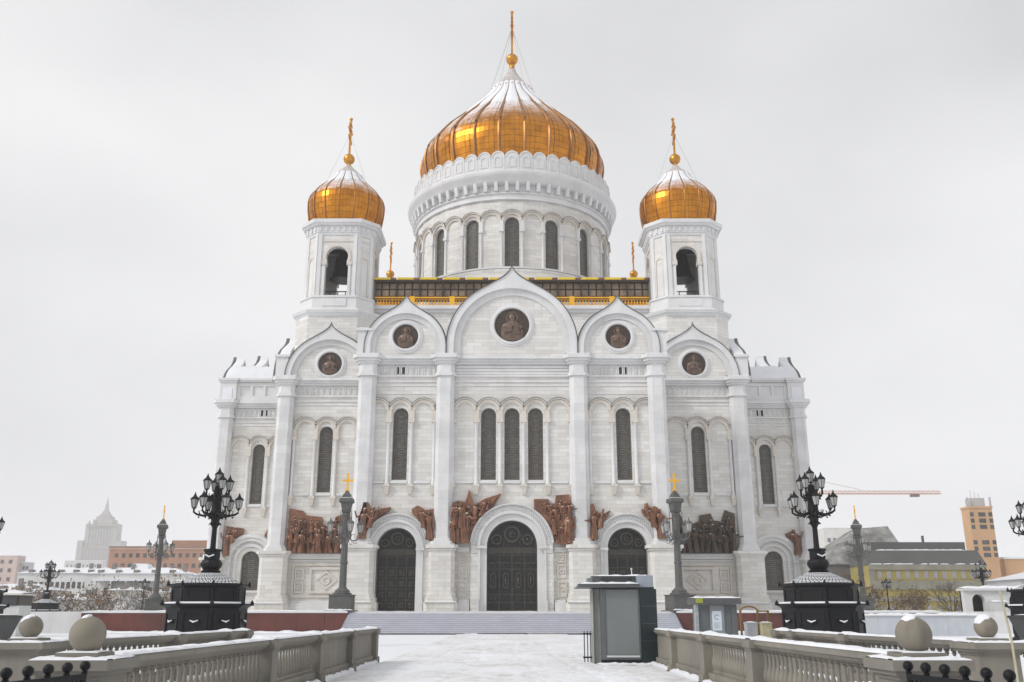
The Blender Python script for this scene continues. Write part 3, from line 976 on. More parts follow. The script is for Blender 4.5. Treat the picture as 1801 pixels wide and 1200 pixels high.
def zakomara(cx, yf, R0, R1, R2, zb, z0, apex, med_r, med_z):
    out = [(cx + x, z) for x, z in ogee(R0, zb, z0, apex)]
    def arc(r):
        p = [(cx + r, zb)]
        for i in range(25):
            a = PI * i / 24
            p.append((cx + r * math.cos(a), z0 + r * math.sin(a)))
        p.append((cx - r, zb))
        return p
    m = MB()
    m.panel(list(reversed(out)) + list(reversed(arc(R1))), [], yf - 0.55, yf + 0.9)
    body = m.build('gable', MARBLE_PLAIN, ROOT)
    m = MB()
    m.panel(list(reversed(arc(R1 + 0.01)))[::-1] + list(reversed(arc(R2))), [], yf - 0.18, yf + 0.6)
    ring = m.build('arch_band', MARBLE_GREY, body)
    m = MB()
    m.panel(arc(R2 + 0.02), [], yf + 0.02, yf + 0.9)
    tym = m.build('tympanum', MARBLE, body)
    # lead capping along the edge
    m = MB()
    o2 = ogee(R0 + 0.07, zb, z0, apex + 0.22)
    n = len(o2)
    i2 = ogee(R0 + 0.004, zb, z0, apex + 0.006)
    vs, fs = [], []
    for (a, b), (c, d) in zip(o2, i2):
        vs += [(cx + c, yf - 0.68, d), (cx + a, yf - 0.68, b), (cx + a, yf - 0.25, b), (cx + c, yf - 0.25, d)]
    for i in range(n - 1):
        a, b = 4 * i, 4 * i + 4
        fs += [(a, b, b + 1, a + 1), (a + 1, b + 1, b + 2, a + 2), (a + 2, b + 2, b + 3, a + 3), (a + 3, b + 3, b, a)]
    m.add(vs, fs)
    cap = m.build('capping', LEAD, body)
    # thin snow behind the crest
    m = MB()
    o3 = ogee(R0 + 0.16, zb, z0, apex + 0.05)
    vs, fs = [], []
    for i, (a, b) in enumerate(o3):
        vs += [(cx + a * 1.0, yf - 0.3, b + 0.03), (cx + a, yf + 0.1, b + 0.14), (cx + a, yf + 0.95, b + 0.12), (cx + a, yf + 1.0, b - 0.3)]
    for i in range(n - 1):
        for q in range(3):
            fs.append((4 * i + q, 4 * i + 4 + q, 4 * i + 5 + q, 4 * i + 1 + q))
    m.add(vs, fs)
    sno = m.build('snow', SNOW, body)
    sno['kind'] = 'stuff'
    parts = [body, ring, tym, cap, sno]
    # medallion: moulded frame, disc and a half-length saint in relief
    X = Matrix.Translation((cx, yf, med_z)) @ Matrix.Rotation(PI / 2, 4, 'X')
    d = MB().lathe([(med_r, -0.03), (med_r, 0.05), (med_r * 0.97, 0.06)], 32, M=X).build('medallion', BRONZE_DARK, ROOT)
    MB().lathe([(med_r - 0.02, 0.0), (med_r + 0.02, 0.2), (med_r + 0.12, 0.28), (med_r + 0.30, 0.24), (med_r + 0.36, 0.1), (med_r + 0.55, 0.07), (med_r + 0.57, -0.03)], 36, M=X, caps=False).build('frame', MARBLE_PLAIN, d, True)
    f = MB()
    r = med_r
    yq = yf - 0.06
    f.add(*lofted([((cx, yq, med_z - 0.92 * r), 0.42 * r, 0.05), ((cx, yq - 0.05, med_z - 0.75 * r), 0.60 * r, 0.16), ((cx, yq - 0.08, med_z - 0.35 * r), 0.62 * r, 0.22),
                   ((cx, yq - 0.08, med_z + 0.02 * r), 0.52 * r, 0.22), ((cx, yq - 0.06, med_z + 0.16 * r), 0.30 * r, 0.18), ((cx, yq - 0.06, med_z + 0.24 * r), 0.13 * r, 0.14),
                   ((cx, yq - 0.10, med_z + 0.34 * r), 0.16 * r, 0.17), ((cx, yq - 0.12, med_z + 0.5 * r), 0.185 * r, 0.20), ((cx, yq - 0.08, med_z + 0.64 * r), 0.13 * r, 0.15), ((cx, yq - 0.05, med_z + 0.7 * r), 0.03 * r, 0.05)]))
    f.tube([(cx - 0.5 * r, yq - 0.15, med_z - 0.15 * r), (cx - 0.34 * r, yq - 0.3, med_z - 0.42 * r), (cx + 0.02 * r, yq - 0.32, med_z - 0.34 * r), (cx + 0.06 * r, yq - 0.3, med_z - 0.1 * r)], [0.16 * r, 0.14 * r, 0.10 * r, 0.06 * r], 7)
    f.tube([(cx + 0.5 * r, yq - 0.15, med_z - 0.15 * r), (cx + 0.45 * r, yq - 0.3, med_z - 0.5 * r), (cx + 0.2 * r, yq - 0.32, med_z - 0.52 * r)], [0.16 * r, 0.14 * r, 0.08 * r], 7)
    f.build('relief_figure', BRONZE_FIG, d, True)
    MB().ring(cx, med_z + 0.46 * r, 0.27 * r, 0.34 * r, yf - 0.12, yf - 0.05, 0, 2 * PI, 18).build('halo', BRONZE_FIG, d)
    return parts

def lofted(rings, n=10):
    """stack of ellipses: (centre, half-width, half-depth)"""
    vs, fs = [], []
    for c, a, b in rings:
        for i in range(n):
            t = 2 * PI * i / n
            vs.append((c[0] + a * math.cos(t), c[1] + b * math.sin(t), c[2]))
    for k in range(len(rings) - 1):
        for i in range(n):
            j = (i + 1) % n
            fs.append((k * n + i, k * n + j, (k + 1) * n + j, (k + 1) * n + i))
    fs.append(tuple(range(n - 1, -1, -1)))
    fs.append(tuple((len(rings) - 1) * n + i for i in range(n)))
    return vs, fs

for o in zakomara(0, Y0, 7.30, 6.55, 5.8, 29.24, 30.75, 40.0, 1.98, 33.0):
    side_copies(o, (90, -90))
for s in (-1, 1):
    for o in zakomara(12.0 * s, Y0, 4.55, 3.95, 3.35, 29.24, 30.35, 36.5, 1.42, 31.65):
        side_copies(o, (90, -90))
    for o in zakomara(CXB * s, YB, 5.35, 4.7, 4.05, 29.24, 29.45, 36.2, 1.46, 31.15):
        side_copies(o, (90, -90))
    # end piers beside the gables
    for cx, yf, zt in ((16.6, Y0, 32.2), (28.2, YB, 31.9)):
        m = MB()
        m.box(*sorted((cx * s - 0.75, cx * s + 0.75)), yf - 0.5, yf + 1.4, 29.3, zt)
        m.box(*sorted((cx * s - 0.95, cx * s + 0.95)), yf - 0.7, yf + 1.6, zt, zt + 0.28)
        o = m.build('parapet_pier', MARBLE_PLAIN, ROOT)
        snow_strip(cx * s - 0.9, cx * s + 0.9, yf - 0.65, yf + 1.5, zt + 0.285, 0.22, int(cx), 0.3).build('snow', SNOW, o)['kind'] = 'stuff'
# snow on cornice ledges over pillars
for cx, yf in ((-16.0, Y0), (-7.35, Y0), (7.35, Y0), (16.0, Y0), (-27.4, YB), (27.4, YB), (-38.55, YA), (38.55, YA)):
    snow_strip(cx - 1.5, cx + 1.5, yf - 1.5, yf - 0.1, 29.302, 0.14, int(cx + 50), 0.3).build('snow', SNOW, ROOT)['kind'] = 'stuff'
for cx, yf in ((-16.0, Y0), (-7.35, Y0), (7.35, Y0), (16.0, Y0), (-27.4, YB), (27.4, YB)):
    snow_strip(cx - 1.7, cx + 1.7, yf - 2.0, yf - 1.55, 2.752, 0.12, int(cx + 90), 0.3).build('snow', SNOW, ROOT)['kind'] = 'stuff'

# --- snow-covered roofs
m = MB()
m.box(-16.1, 16.1, Y0 + 1.5, 116.1, 29.0, 30.6)
m.box(-28.4, -16.12, YB + 1.4, 168, 29.0, 30.2)
m.box(16.12, 28.4, YB + 1.4, 168, 29.0, 30.2)
m.box(-16.1, 16.1, 162, 177, 29.0, 30.6)
roof = m.build('roof', SNOW, ROOT)
for s in (-1, 1):
    m = MB()
    x0, x1 = sorted((28.4 * s, 38.9 * s))
    vs, fs = [], []
    nx, ny = 24, 16
    rr = random.Random(5 + s)
    for j in range(ny + 1):
        for i in range(nx + 1):
            x, y = x0 + (x1 - x0) * i / nx, YA - 0.3 + 32 * j / ny
            t = j / ny
            q = abs(x) - 28.4
            h = 34.2 + 0.9 * math.sin(PI * min(1, t * 2.2) * 0.5) + 0.35 * math.sin(x * 1.3 + y) * min(1, t * 3) + rr.uniform(-0.08, 0.12)
            if j == 0:
                h = 32.46
            vs.append((x, y + (0.35 if j == 1 else 0) - (1.35 if j == 1 else 0), h))
    for j in range(ny):
        for i in range(nx):
            a = j * (nx + 1) + i
            fs.append((a, a + 1, a + nx + 2, a + nx + 1))
    m.add(vs, fs)
    m.build('roof_snow', SNOW, ROOT, True)['kind'] = 'stuff'
    m = MB()
    m.box(*sorted((28.45 * s, 37.8 * s)), YA + 1.2, 2 * CY - YA - 1.2, 29.0, 32.3)
    m.build('roof', LEAD, ROOT)

# --- square attic carrying the drum, with its gilded gallery
m = MB()
m.box(-18.2, 18.2, 115.6, 162, 29.0, 39.6)
m.build('attic_block', MARBLE, ROOT)
m = MB()
m.box(-18.5, 18.5, 115.3, 162.3, 39.6, 40.0)
m.box(-18.9, 18.9, 114.9, 162.7, 40.0, 40.45)
m.build('cornice', MARBLE_PLAIN, ROOT)
yg = 115.15
gal = MB().box(-18.4, 18.4, yg - 0.06, yg + 0.2, 41.5, 41.68).build('roof_gallery', GILT_BRIGHT, ROOT)
for k in range(15):
    x = -18.4 + 36.8 * k / 14
    MB().box(x - (0.34 if k % 2 == 0 else 0.06), x + (0.34 if k % 2 == 0 else 0.06), yg - 0.10, yg + 0.24, 40.45, 41.75).build('post', GILT_BRIGHT if k % 2 == 0 else GILT, gal)
bal = MB().lathe([(0.04, 40.6), (0.09, 40.72), (0.11, 40.95), (0.04, 41.15), (0.04, 41.25), (0.08, 41.3)], 6).mesh('baluster', GILT_BRIGHT)
n = 92
for k in range(n):
    x = -18.3 + 36.6 * (k + 0.5) / n
    O('baluster', bal, gal, (x, yg + 0.07, 0))
MB().box(-18.4, 18.4, yg - 0.03, yg + 0.17, 41.24, 41.34).build('rail', GILT, gal)
MB().box(-18.4, 18.4, yg - 0.06, yg + 0.2, 40.45, 40.58).build('rail', GILT_BRIGHT, gal)
SCD = plain('screen_dark', (0.05, 0.034, 0.022), 0.6, 0.2, 0.3)
scr = MB().box(-18.3, 18.3, yg + 0.55, yg + 0.64, 41.2, 44.0).build('screen', SCD, gal)
PANEL_M = plain('screen_panel', (0.40, 0.29, 0.19), 0.5, 0.1, 0.65, 0.8)
pm = MB().panel(rect(-0.40, 0.40, 0, 0.78), [], 0, 0.05).mesh('panel', PANEL_M)
for k in range(36):
    x = -18.3 + 36.6 * (k + 0.5) / 36
    for z in (42.0, 43.0):
        O('panel', pm, scr, (x, yg + 0.48, z))
for k in range(13):
    x = -18.3 + 36.6 * k / 12
    MB().box(x - 0.10, x + 0.10, yg - 0.2, yg + 0.5, 41.7, 44.0).build('strut', SCD, gal)
MB().box(-18.35, 18.35, yg - 0.3, yg + 0.6, 43.72, 43.98).build('eave', SCD, gal)
for k in range(12):
    x0 = -18.3 + 36.6 * k / 12
    MB().box(x0 + 0.08, x0 + 2.25, yg - 0.35, yg + 0.4, 44.0, 44.3).build('ridge_beam', YELLOW_PAINT, gal)
    MB().box(x0 + 2.25, x0 + 2.97, yg - 0.33, yg + 0.4, 44.0, 44.28).build('ridge_joint', BRONZE_RED, gal)
for s in (-1, 1):
    MB().lathe([(0.22, 40.5), (0.22, 44.2)], 8, 18.25 * s, yg - 0.1).build('end_post', LEAD, gal)

# --- drum
DR = 15.25
DN = 32
drum = MB()
fw = 2 * DR * math.tan(PI / DN)
for k in range(DN):
    a = 2 * PI * k / DN
    M = Matrix.Translation((0, CY, 0)) @ Matrix.Rotation(a, 4, 'Z') @ Matrix.Translation((0, -DR, 0))
    hs = [arch(0, 1.06, 49.2, 55.95)] if k % 2 == 0 else []
    drum.panel(rect(-fw / 2 - 0.02, fw / 2 + 0.02, 48.0, 60.2), hs, 0, 0.9, M)
DRUM = drum.build('drum', MARBLE, ROOT)
MB().lathe([(13.9, 45), (13.9, 62)], 32, 0, CY).build('inner_lining', INTERIOR, DRUM)
dl = MB()
dl.lathe([(16.9, 40.4), (16.9, 45.6), (17.2, 45.8), (17.2, 46.3), (16.6, 46.6), (16.2, 48.0), (16.2, 48.5), (15.9, 48.7), (15.3, 48.72)], 64, 0, CY)
dl.build('drum_base', MARBLE, DRUM)
MB().lathe([(15.4, 48.75), (15.95, 48.8), (15.95, 49.05), (15.4, 49.1)], 64, 0, CY, caps=False).build('sill', MARBLE_PLAIN, DRUM)
cm_ = MB().lathe([(0.26, 48.9), (0.26, 49.15), (0.18, 49.3), (0.18, 54.5), (0.24, 54.6)], 10).mesh('column', MARBLE_PLAIN, True)
cp_ = MB().box(-0.33, 0.33, -0.3, 0.35, 54.6, 55.0).box(-0.27, 0.27, -0.18, 0.3, 55.0, 56.35).mesh('capital', MARBLE_PLAIN)
hh = fw / 2
am_ = MB().ring(0, 56.3, hh * 0.74, hh - 0.004, -0.24, 0.05, n=14).ring(0, 56.3, hh * 0.84, hh * 0.94, -0.30, -0.24, n=14).mesh('arch_moulding', MARBLE_WARM)
a0 = math.acos((hh - 0.004) / (hh + 0.16))
hl_ = MB().ring(0, 56.3, hh + 0.162, hh + 0.215, -0.52, 0.05, a0, PI - a0, n=14).mesh('dark_lip', LEAD)  # thin dark lip round each drum hood
hm_ = MB().ring(0, 56.3, hh + 0.003, hh + 0.16, -0.46, 0.05, a0, PI - a0, n=14).mesh('hood', MARBLE_WARM)
for k in range(DN):
    a = 2 * PI * k / DN
    Rz = Matrix.Rotation(a, 3, 'Z')
    p = Vector((0, CY, 0)) + Rz @ Vector((0, -DR, 0))
    if k % 2 == 0 and (k <= 9 or k >= 23):
        q = Vector((0, CY, 0)) + Rz @ Vector((0, -DR + 0.4, 0))
        put_window(WD, tuple(q), a, DRUM)
        O('pane', WD[1], DRUM, tuple(q), a)
        O('glazing_bars', WD[2], DRUM, tuple(q), a)
    O('arch_moulding', am_, DRUM, tuple(p), a)
    O('hood', hm_, DRUM, tuple(p), a)
    O('dark_lip', hl_, DRUM, tuple(p), a)
    a2 = a + PI / DN
    p2 = Vector((0, CY, 0)) + Matrix.Rotation(a2, 3, 'Z') @ Vector((0, -DR / math.cos(PI / DN) - 0.1, 0))
    O('column', cm_, DRUM, tuple(p2), a2)
    O('capital', cp_, DRUM, tuple(p2), a2)
MB().lathe([(15.35, 59.6), (15.6, 59.7), (15.6, 59.95), (15.45, 60.0), (15.45, 60.5), (15.75, 60.6), (15.75, 60.75), (15.35, 60.8), (15.35, 61.95), (15.9, 62.0), (16.3, 62.35), (16.45, 62.8), (16.75, 63.0), (16.95, 63.5), (16.95, 63.75), (16.6, 64.0), (15.9, 64.35), (15.2, 64.4)], 96, 0, CY, caps=False).build('cornice', MARBLE_PLAIN, DRUM, True)
br_ = MB()
br_.add([(-0.26, 0.4, 60.75), (0.26, 0.4, 60.75), (0.26, 0.4, 62.2), (-0.26, 0.4, 62.2), (-0.26, -0.35, 60.9), (0.26, -0.35, 60.9), (0.26, -0.62, 62.2), (-0.26, -0.62, 62.2)],
        [(4, 5, 6, 7), (0, 4, 7, 3), (1, 2, 6, 5), (0, 1, 5, 4), (3, 7, 6, 2)])
br_ = br_.mesh('bracket', MARBLE_PLAIN)
for k in range(64):
    a = 2 * PI * (k + 0.5) / 64
    if math.cos(a) < -0.35:
        continue
    p = Vector((0, CY, 0)) + Matrix.Rotation(a, 3, 'Z') @ Vector((0, -15.7, 0))
    O('bracket', br_, DRUM, tuple(p), a)
# crown of little ogee crests round the foot of the dome
w = 2 * 15.75 * math.tan(PI / 48)
cr = []
for x, z in ogee(w / 2 - 0.01, 64.35, 66.35, 67.45, 6, 66):
    cr.append((x, z))
cr_ = MB().panel(list(reversed(cr)), [], -0.16, 0.12)
cr_.panel(arch(0, w * 0.30, 64.7, 66.0, 10), [arch(0, w * 0.2, 64.9, 65.9, 10)], -0.24, -0.155)
cr_.ring(0, 66.3, w * 0.40, w * 0.47, -0.24, -0.155, n=10)
cr_ = cr_.mesh('crest', MARBLE_GREY)
for k in range(48):
    a = 2 * PI * (k + 0.0) / 48
    if math.cos(a) < -0.4:
        continue
    p = Vector((0, CY, 0)) + Matrix.Rotation(a, 3, 'Z') @ Vector((0, -15.75, 0))
    O('crest', cr_, DRUM, tuple(p), a)
MB().lathe([(15.5, 64.3), (15.4, 66.9), (14.2, 67.3)], 64, 0, CY, caps=False).build('dome_foot', MARBLE_GREY, DRUM, True)

# --- domes
def spline(pts, n):
    out = []
    for i in range(len(pts) - 1):
        p0, p1, p2, p3 = pts[max(i - 1, 0)], pts[i], pts[i + 1], pts[min(i + 2, len(pts) - 1)]
        for k in range(n):
            t = k / n
            out.append(tuple(0.5 * ((2 * p1[j]) + (-p0[j] + p2[j]) * t + (2 * p0[j] - 5 * p1[j] + 4 * p2[j] - p3[j]) * t * t + (-p0[j] + 3 * p1[j] - 3 * p2[j] + p3[j]) * t ** 3) for j in (0, 1)))
    out.append(pts[-1])
    return out

def onion(cx, cy, prof, nrib, cols, rows, mat, rib_r, parent, phase, seed, tilt=0.05, z_snow=None):
    pr = spline(prof, 12)
    # resample by length
    L = [0]
    for a, b in zip(pr, pr[1:]):
        L.append(L[-1] + math.hypot(b[0] - a[0], b[1] - a[1]))
    def at(t):
        t *= L[-1]
        for i in range(len(L) - 1):
            if L[i + 1] >= t:
                u = (t - L[i]) / max(1e-9, L[i + 1] - L[i])
                return (pr[i][0] + (pr[i + 1][0] - pr[i][0]) * u, pr[i][1] + (pr[i + 1][1] - pr[i][1]) * u)
        return pr[-1]
    core = MB().lathe([(max(0.05, r - 0.12), z) for r, z in (at(i / 40) for i in range(41))], nrib * 3, cx, cy, caps=False).build('dome', SEAM, parent, True)
    rr = random.Random(seed)
    N = nrib * cols
    t = MB()
    for j in range(rows):
        (r0, z0), (r1, z1) = at(j / rows), at((j + 1) / rows)
        for i in range(N):
            off = 0.5 if False else 0.0
            a0, a1 = phase + 2 * PI * (i + off + 0.02) / N, phase + 2 * PI * (i + off + 0.98) / N
            b = 0.955
            ra, za = r0, z0
            rb, zb = r0 + (r1 - r0) * b, z0 + (z1 - z0) * b
            e = [rr.uniform(-tilt, tilt) for _ in range(2)]
            # a plate: four corners, each tilted a little, gently bulged between ribs
            u = (i % cols + 0.5) / cols
            bul = 0.16 * rib_r / 0.28 * math.sin(PI * u)
            vs = []
            for (r, z, a, d) in ((ra, za, a0, e[0]), (ra, za, a1, -e[0]), (rb, zb, a1, -e[0] + e[1]), (rb, zb, a0, e[0] + e[1])):
                vs.append((cx + (r + d + bul) * math.cos(a), cy + (r + d + bul) * math.sin(a), z))
            t.add(vs, [(0, 1, 2, 3)])
    o = t.build('gilded_plates', mat, core)
    o['kind'] = 'stuff'
    if z_snow:
        sn = MB()
        nj, ni = 14, 8
        tz = next(i for i in range(200) if at(i / 200)[1] > z_snow) / 200
        for k in range(nrib):
            am = phase + 2 * PI * (k + 0.5) / nrib
            t0 = tz + 0.05 * max(0, math.cos(am)) + 0.015 * min(0, math.cos(am)) + rr.uniform(-0.025, 0.025)
            vs, fs = [], []
            for j in range(nj + 1):
                for i in range(ni + 1):
                    u = i / ni
                    ts = t0 + 0.02 * math.sin(u * 7 + k) + 0.03 * (2 * u - 1) ** 2 + rr.uniform(-0.006, 0.006)
                    tt = ts + (1 - ts) * j / nj
                    r, z = at(min(1, tt))
                    a = phase + 2 * PI * (k + 0.06 + 0.88 * u) / nrib
                    th = (0.0 if j == 0 else min(1.0, 0.35 + j * 0.25)) * 0.30 * rib_r / 0.26 + 0.16 * rib_r / 0.28 * math.sin(PI * u)
                    vs.append((cx + (r + th) * math.cos(a), cy + (r + th) * math.sin(a), z + 0.02))
            for j in range(nj):
                for i in range(ni):
                    q = j * (ni + 1) + i
                    fs.append((q, q + 1, q + ni + 2, q + ni + 1))
            sn.add(vs, fs)
        sn.build('snow', SNOW, core, True)['kind'] = 'stuff'
    for k in range(nrib):
        a = phase + 2 * PI * k / nrib
        pts = []
        for i in range(25):
            r, z = at(i / 24)
            pts.append((cx + (r + rib_r * 0.4) * math.cos(a), cy + (r + rib_r * 0.4) * math.sin(a), z))
        if math.sin(a) > 0.6:
            continue
        MB().tube(pts, [rib_r] * 12 + [rib_r * 0.85] * 7 + [rib_r * 0.6] * 6, 6).build('rib', RIBM, core, True)
    return core
RIBM = plain('gilded_rib', (0.42, 0.19, 0.045), 0.45, 0.7, 0.4, 0.8, 0.1)
SEAM = plain('dome_seam', (0.16, 0.07, 0.015), 0.5, 0.6, 0.2)
DOME_M = dome_mat('gilded_plates', 74.6, 78.8, 0, CY)
SMALL_M = dome_mat('gilded_plates_small', 55.4, 57.3, 0, CY, 0.0)

BIG = [(14.14, 66.8), (14.85, 70.7), (14.76, 72.5), (14.23, 74.0), (13.16, 75.5), (11.9, 77.0), (10.42, 78.5), (8.92, 80.0), (7.5, 81.5), (6.1, 83.0), (4.68, 84.5), (3.6, 86.0), (3.15, 87.0)]
big = onion(0, CY, BIG, 24, 5, 26, DOME_M, 0.26, ROOT, -PI / 2 + PI / 24, 3, 0.02, 79.2)
TOP_M = plain('snowy_lead', (0.66, 0.66, 0.68), 0.7, 0.1, 0.0, 3, 0.2, (0.36, 0.28, 0.22))
MB().lathe([(2.9, 87.1), (3.2, 87.05), (3.2, 87.35), (2.75, 87.7), (1.9, 88.8), (1.25, 89.8), (0.85, 90.5), (0.55, 91.3)], 24, 0, CY).build('lantern_cap', TOP_M, big, True)
for k in range(24):
    a = 2 * PI * k / 24
    MB().lathe([(0.16, 85.9), (0.16, 86.3), (0.03, 86.5)], 6, 3.85 * math.cos(a), CY + 3.85 * math.sin(a)).build('stud', GILT, big)
MB().lathe([(0.6, 91.25), (0.46, 91.4), (0.42, 91.9), (0.55, 92.1), (0.36, 92.35)], 16, 0, CY).build('neck', GILT, big, True)
MB().ball((0, CY, 93.25), 1.02, 24, 14).build('orb', GILT, big, True)

def cross(cx, cy, z0, z1, t, parent):
    """Orthodox cross standing in the east-west plane, seen nearly edge-on from the front"""
    h = z1 - z0
    m = MB()
    m.box(cx - t, cx + t, cy - t * 1.1, cy + t * 1.1, z0, z1)
    for zc, hl in ((z0 + 0.83 * h, 0.11 * h), (z0 + 0.68 * h, 0.21 * h)):
        m.box(cx - t * 1.15, cx + t * 1.15, cy - hl, cy + hl, zc - t, zc + t)
    zc = z0 + 0.42 * h
    m.add([(cx - t * 1.15, cy - 0.14 * h, zc + 0.05 * h), (cx + t * 1.15, cy - 0.14 * h, zc + 0.05 * h), (cx + t * 1.15, cy + 0.14 * h, zc - 0.07 * h), (cx - t * 1.15, cy + 0.14 * h, zc - 0.07 * h),
           (cx - t * 1.15, cy - 0.14 * h, zc + 0.05 * h + 2 * t), (cx + t * 1.15, cy - 0.14 * h, zc + 0.05 * h + 2 * t), (cx + t * 1.15, cy + 0.14 * h, zc - 0.07 * h + 2 * t), (cx - t * 1.15, cy + 0.14 * h, zc - 0.07 * h + 2 * t)],
          [(0, 3, 2, 1), (4, 5, 6, 7), (0, 1, 5, 4), (1, 2, 6, 5), (2, 3, 7, 6), (3, 0, 4, 7)])
    for z, r in ((z1, t * 1.9), (z0 + 0.68 * h, t * 2.0)):
        m.ball((cx, cy, z), r, 8, 6)
    return m.build('cross', GILT, parent)
c = cross(0, CY, 94.2, 102.7, 0.17, big)
WIRE = plain('wire', (0.45, 0.42, 0.38), 0.5, 0.4, 0.1)
for a in (35, 60, 120, 145, 215, 325):
    a = R(a)
    MB().tube([(0.15 * math.cos(a), CY + 0.15 * math.sin(a), 99.2), (4.4 * math.cos(a), CY - abs(4.4 * math.sin(a)) * 0.7, 85.9)], 0.028, 4).build('guy_wire', WIRE, big)

# --- bell towers
TC = 22.7
BELFRY_PLASTER = plain('belfry_plaster', (0.55, 0.53, 0.50), 0.9)  # pale plaster of the screens inside the belfries
def octo(a, f):
    """chamfered square: apothem a, half width of the main faces f"""
    a, f = a * 0.93, f * 0.93
    return [(-f, -a), (f, -a), (a, -f), (a, f), (f, a), (-f, a), (-a, f), (-a, -f)]
def octo_prism(m, cx, cy, a0, f0, z0, a1, f1, z1):
    p0, p1 = octo(a0, f0), octo(a1, f1)
    vs = [(cx + x, cy + y, z0) for x, y in p0] + [(cx + x, cy + y, z1) for x, y in p1]
    m.add(vs, [tuple(range(7, -1, -1)), tuple(range(8, 16))] + [(i, (i + 1) % 8, 8 + (i + 1) % 8, 8 + i) for i in range(8)])
def tower(cx, cy, front):
    m = MB()
    octo_prism(m, cx, cy, 5.4, 3.4, 29.0, 5.4, 3.4, 37.75)
    base = m.build('bell_tower', MARBLE, ROOT)
    m = MB()
    for z0, z1, a0, a1 in ((37.75, 38.15, 5.5, 5.75), (38.15, 38.50, 5.85, 6.0), (38.50, 38.90, 6.0, 5.2)):
        octo_prism(m, cx, cy, a0, a0 * 0.6, z0, a1, a1 * 0.6, z1)
    octo_prism(m, cx, cy, 5.05, 3.0, 38.85, 5.05, 3.0, 40.40)
    octo_prism(m, cx, cy, 5.2, 3.1, 40.40, 5.2, 3.1, 40.60)
    octo_prism(m, cx, cy, 4.9, 2.9, 40.60, 4.8, 2.8, 40.77)
    m.box(cx - 1.55, cx + 1.55, cy - 4.78, cy - 4.68, 39.25, 40.25)
    m.build('cornice', MARBLE_PLAIN, base)
    # belfry stage: eight walls, four of them open
    A, F = 4.62, 2.75
    m = MB()
    pil, arcs = MB(), MB()
    P = octo(A, F)
    for i in range(8):
        x0, y0 = P[i]
        x1, y1 = P[(i + 1) % 8]
        wdt = math.hypot(x1 - x0, y1 - y0)
        ang = math.atan2(y1 - y0, x1 - x0)
        M = Matrix.Translation((cx + (x0 + x1) / 2, cy + (y0 + y1) / 2, 0)) @ Matrix.Rotation(ang, 4, 'Z')
        hw = 1.42 if i % 2 == 0 else None
        hole = []
        if hw:
            p = [(-1.48, 40.85), (1.48, 40.85), (1.48, 44.85), (1.3, 44.95), (1.3, 45.4)]
            p += [(1.42 * math.cos(t), 46.1 + 1.42 * math.sin(t)) for t in [R(-15) + (R(210)) * k / 18 for k in range(19)]]
            p += [(-1.3, 45.4), (-1.3, 44.95), (-1.48, 44.85)]
            hole = [p]
            arcs.ring(0, 46.1, 1.43, 1.8, -0.16, 0.05, R(-28), R(208), 22, M)
            for q in (-1, 1):
                arcs.box(*sorted((q * 1.3, q * 1.95)), -0.2, 0.05, 44.92, 45.43, M)
                pil.box(*sorted((q * 1.5, q * 1.84)), -0.14, 0.05, 40.75, 44.87, M)
            arcs.box(-1.9, 1.9, -0.1, 0.05, 48.20, 48.40, M)
        else:
            hole = []
            pil.box(-0.42, 0.42, -0.02, 0.02, 41.05, 45.05, M)
            arcs.ring(0, 45.55, 0.5, 0.75, -0.1, 0.05, 0, PI, 10, M)
            for q in (-1, 1):
                arcs.box(*sorted((q * 0.5, q * 0.75)), -0.1, 0.05, 41.05, 45.55, M)
        m.panel(rect(-wdt / 2 - 0.01, wdt / 2 + 0.01, 40.75, 49.35), hole, 0, 0.7, M)
        # corner pilasters
        for q in (-1, 1):
            pil.box(*sorted((q * (wdt / 2 - 0.02), q * (wdt / 2 - 0.5))), -0.14, 0.05, 40.75, 49.15, M)
            if i % 2 == 0:
                arcs.box(*sorted((q * (wdt / 2 - 0.55), q * 1.97)), -0.08, 0.05, 44.70, 45.00, M)
    m.build('belfry_wall', MARBLE, base)
    pil.build('pilaster', MARBLE_PLAIN, base)
    arcs.build('arch_moulding', MARBLE_WARM, base)
    m = MB()
    octo_prism(m, cx, cy, 4.75, 2.85, 49.15, 4.75, 2.85, 49.45)
    octo_prism(m, cx, cy, 4.85, 2.9, 49.45, 4.95, 2.95, 50.35)
    octo_prism(m, cx, cy, 5.2, 3.1, 50.35, 5.4, 3.2, 50.65)
    octo_prism(m, cx, cy, 5.55, 3.3, 50.65, 5.6, 3.35, 51.10)
    for i in range(8):
        x0, y0 = octo(4.95, 2.95)[i]
        x1, y1 = octo(4.95, 2.95)[(i + 1) % 8]
        n = 7 if i % 2 == 0 else 3
        for k in range(n):
            t = (k + 0.5) / n
            m.box(-0.15, 0.15, -0.1, 0.1, 49.65, 50.30, Matrix.Translation((cx + x0 + (x1 - x0) * t, cy + y0 + (y1 - y0) * t, 0)) @ Matrix.Rotation(math.atan2(y1 - y0, x1 - x0), 4, 'Z'))
    m.build('cornice', MARBLE_PLAIN, base)
    prof = [(4.3, 50.9), (4.7, 52.0), (5.03, 53.3), (5.16, 54.6), (5.15, 55.0), (4.96, 55.8), (4.55, 56.5), (3.9, 57.2), (3.18, 57.9), (2.53, 58.6), (2.1, 59.2), (1.9, 59.6)]
    d = onion(cx, cy, prof, 16, 4, 13, SMALL_M, 0.10, ROOT, -PI / 2, 7 if cx < 0 else 8, 0.014, 57.5)
    MB().lathe([(1.7, 59.5), (2.05, 59.45), (2.0, 59.65), (1.4, 60.2), (0.8, 60.8), (0.36, 61.35)], 16, cx, cy).build('lantern_cap', TOP_M, d, True)
    MB().lathe([(0.3, 61.25), (0.24, 61.4), (0.36, 61.7)], 12, cx, cy).build('neck', GILT, d, True)
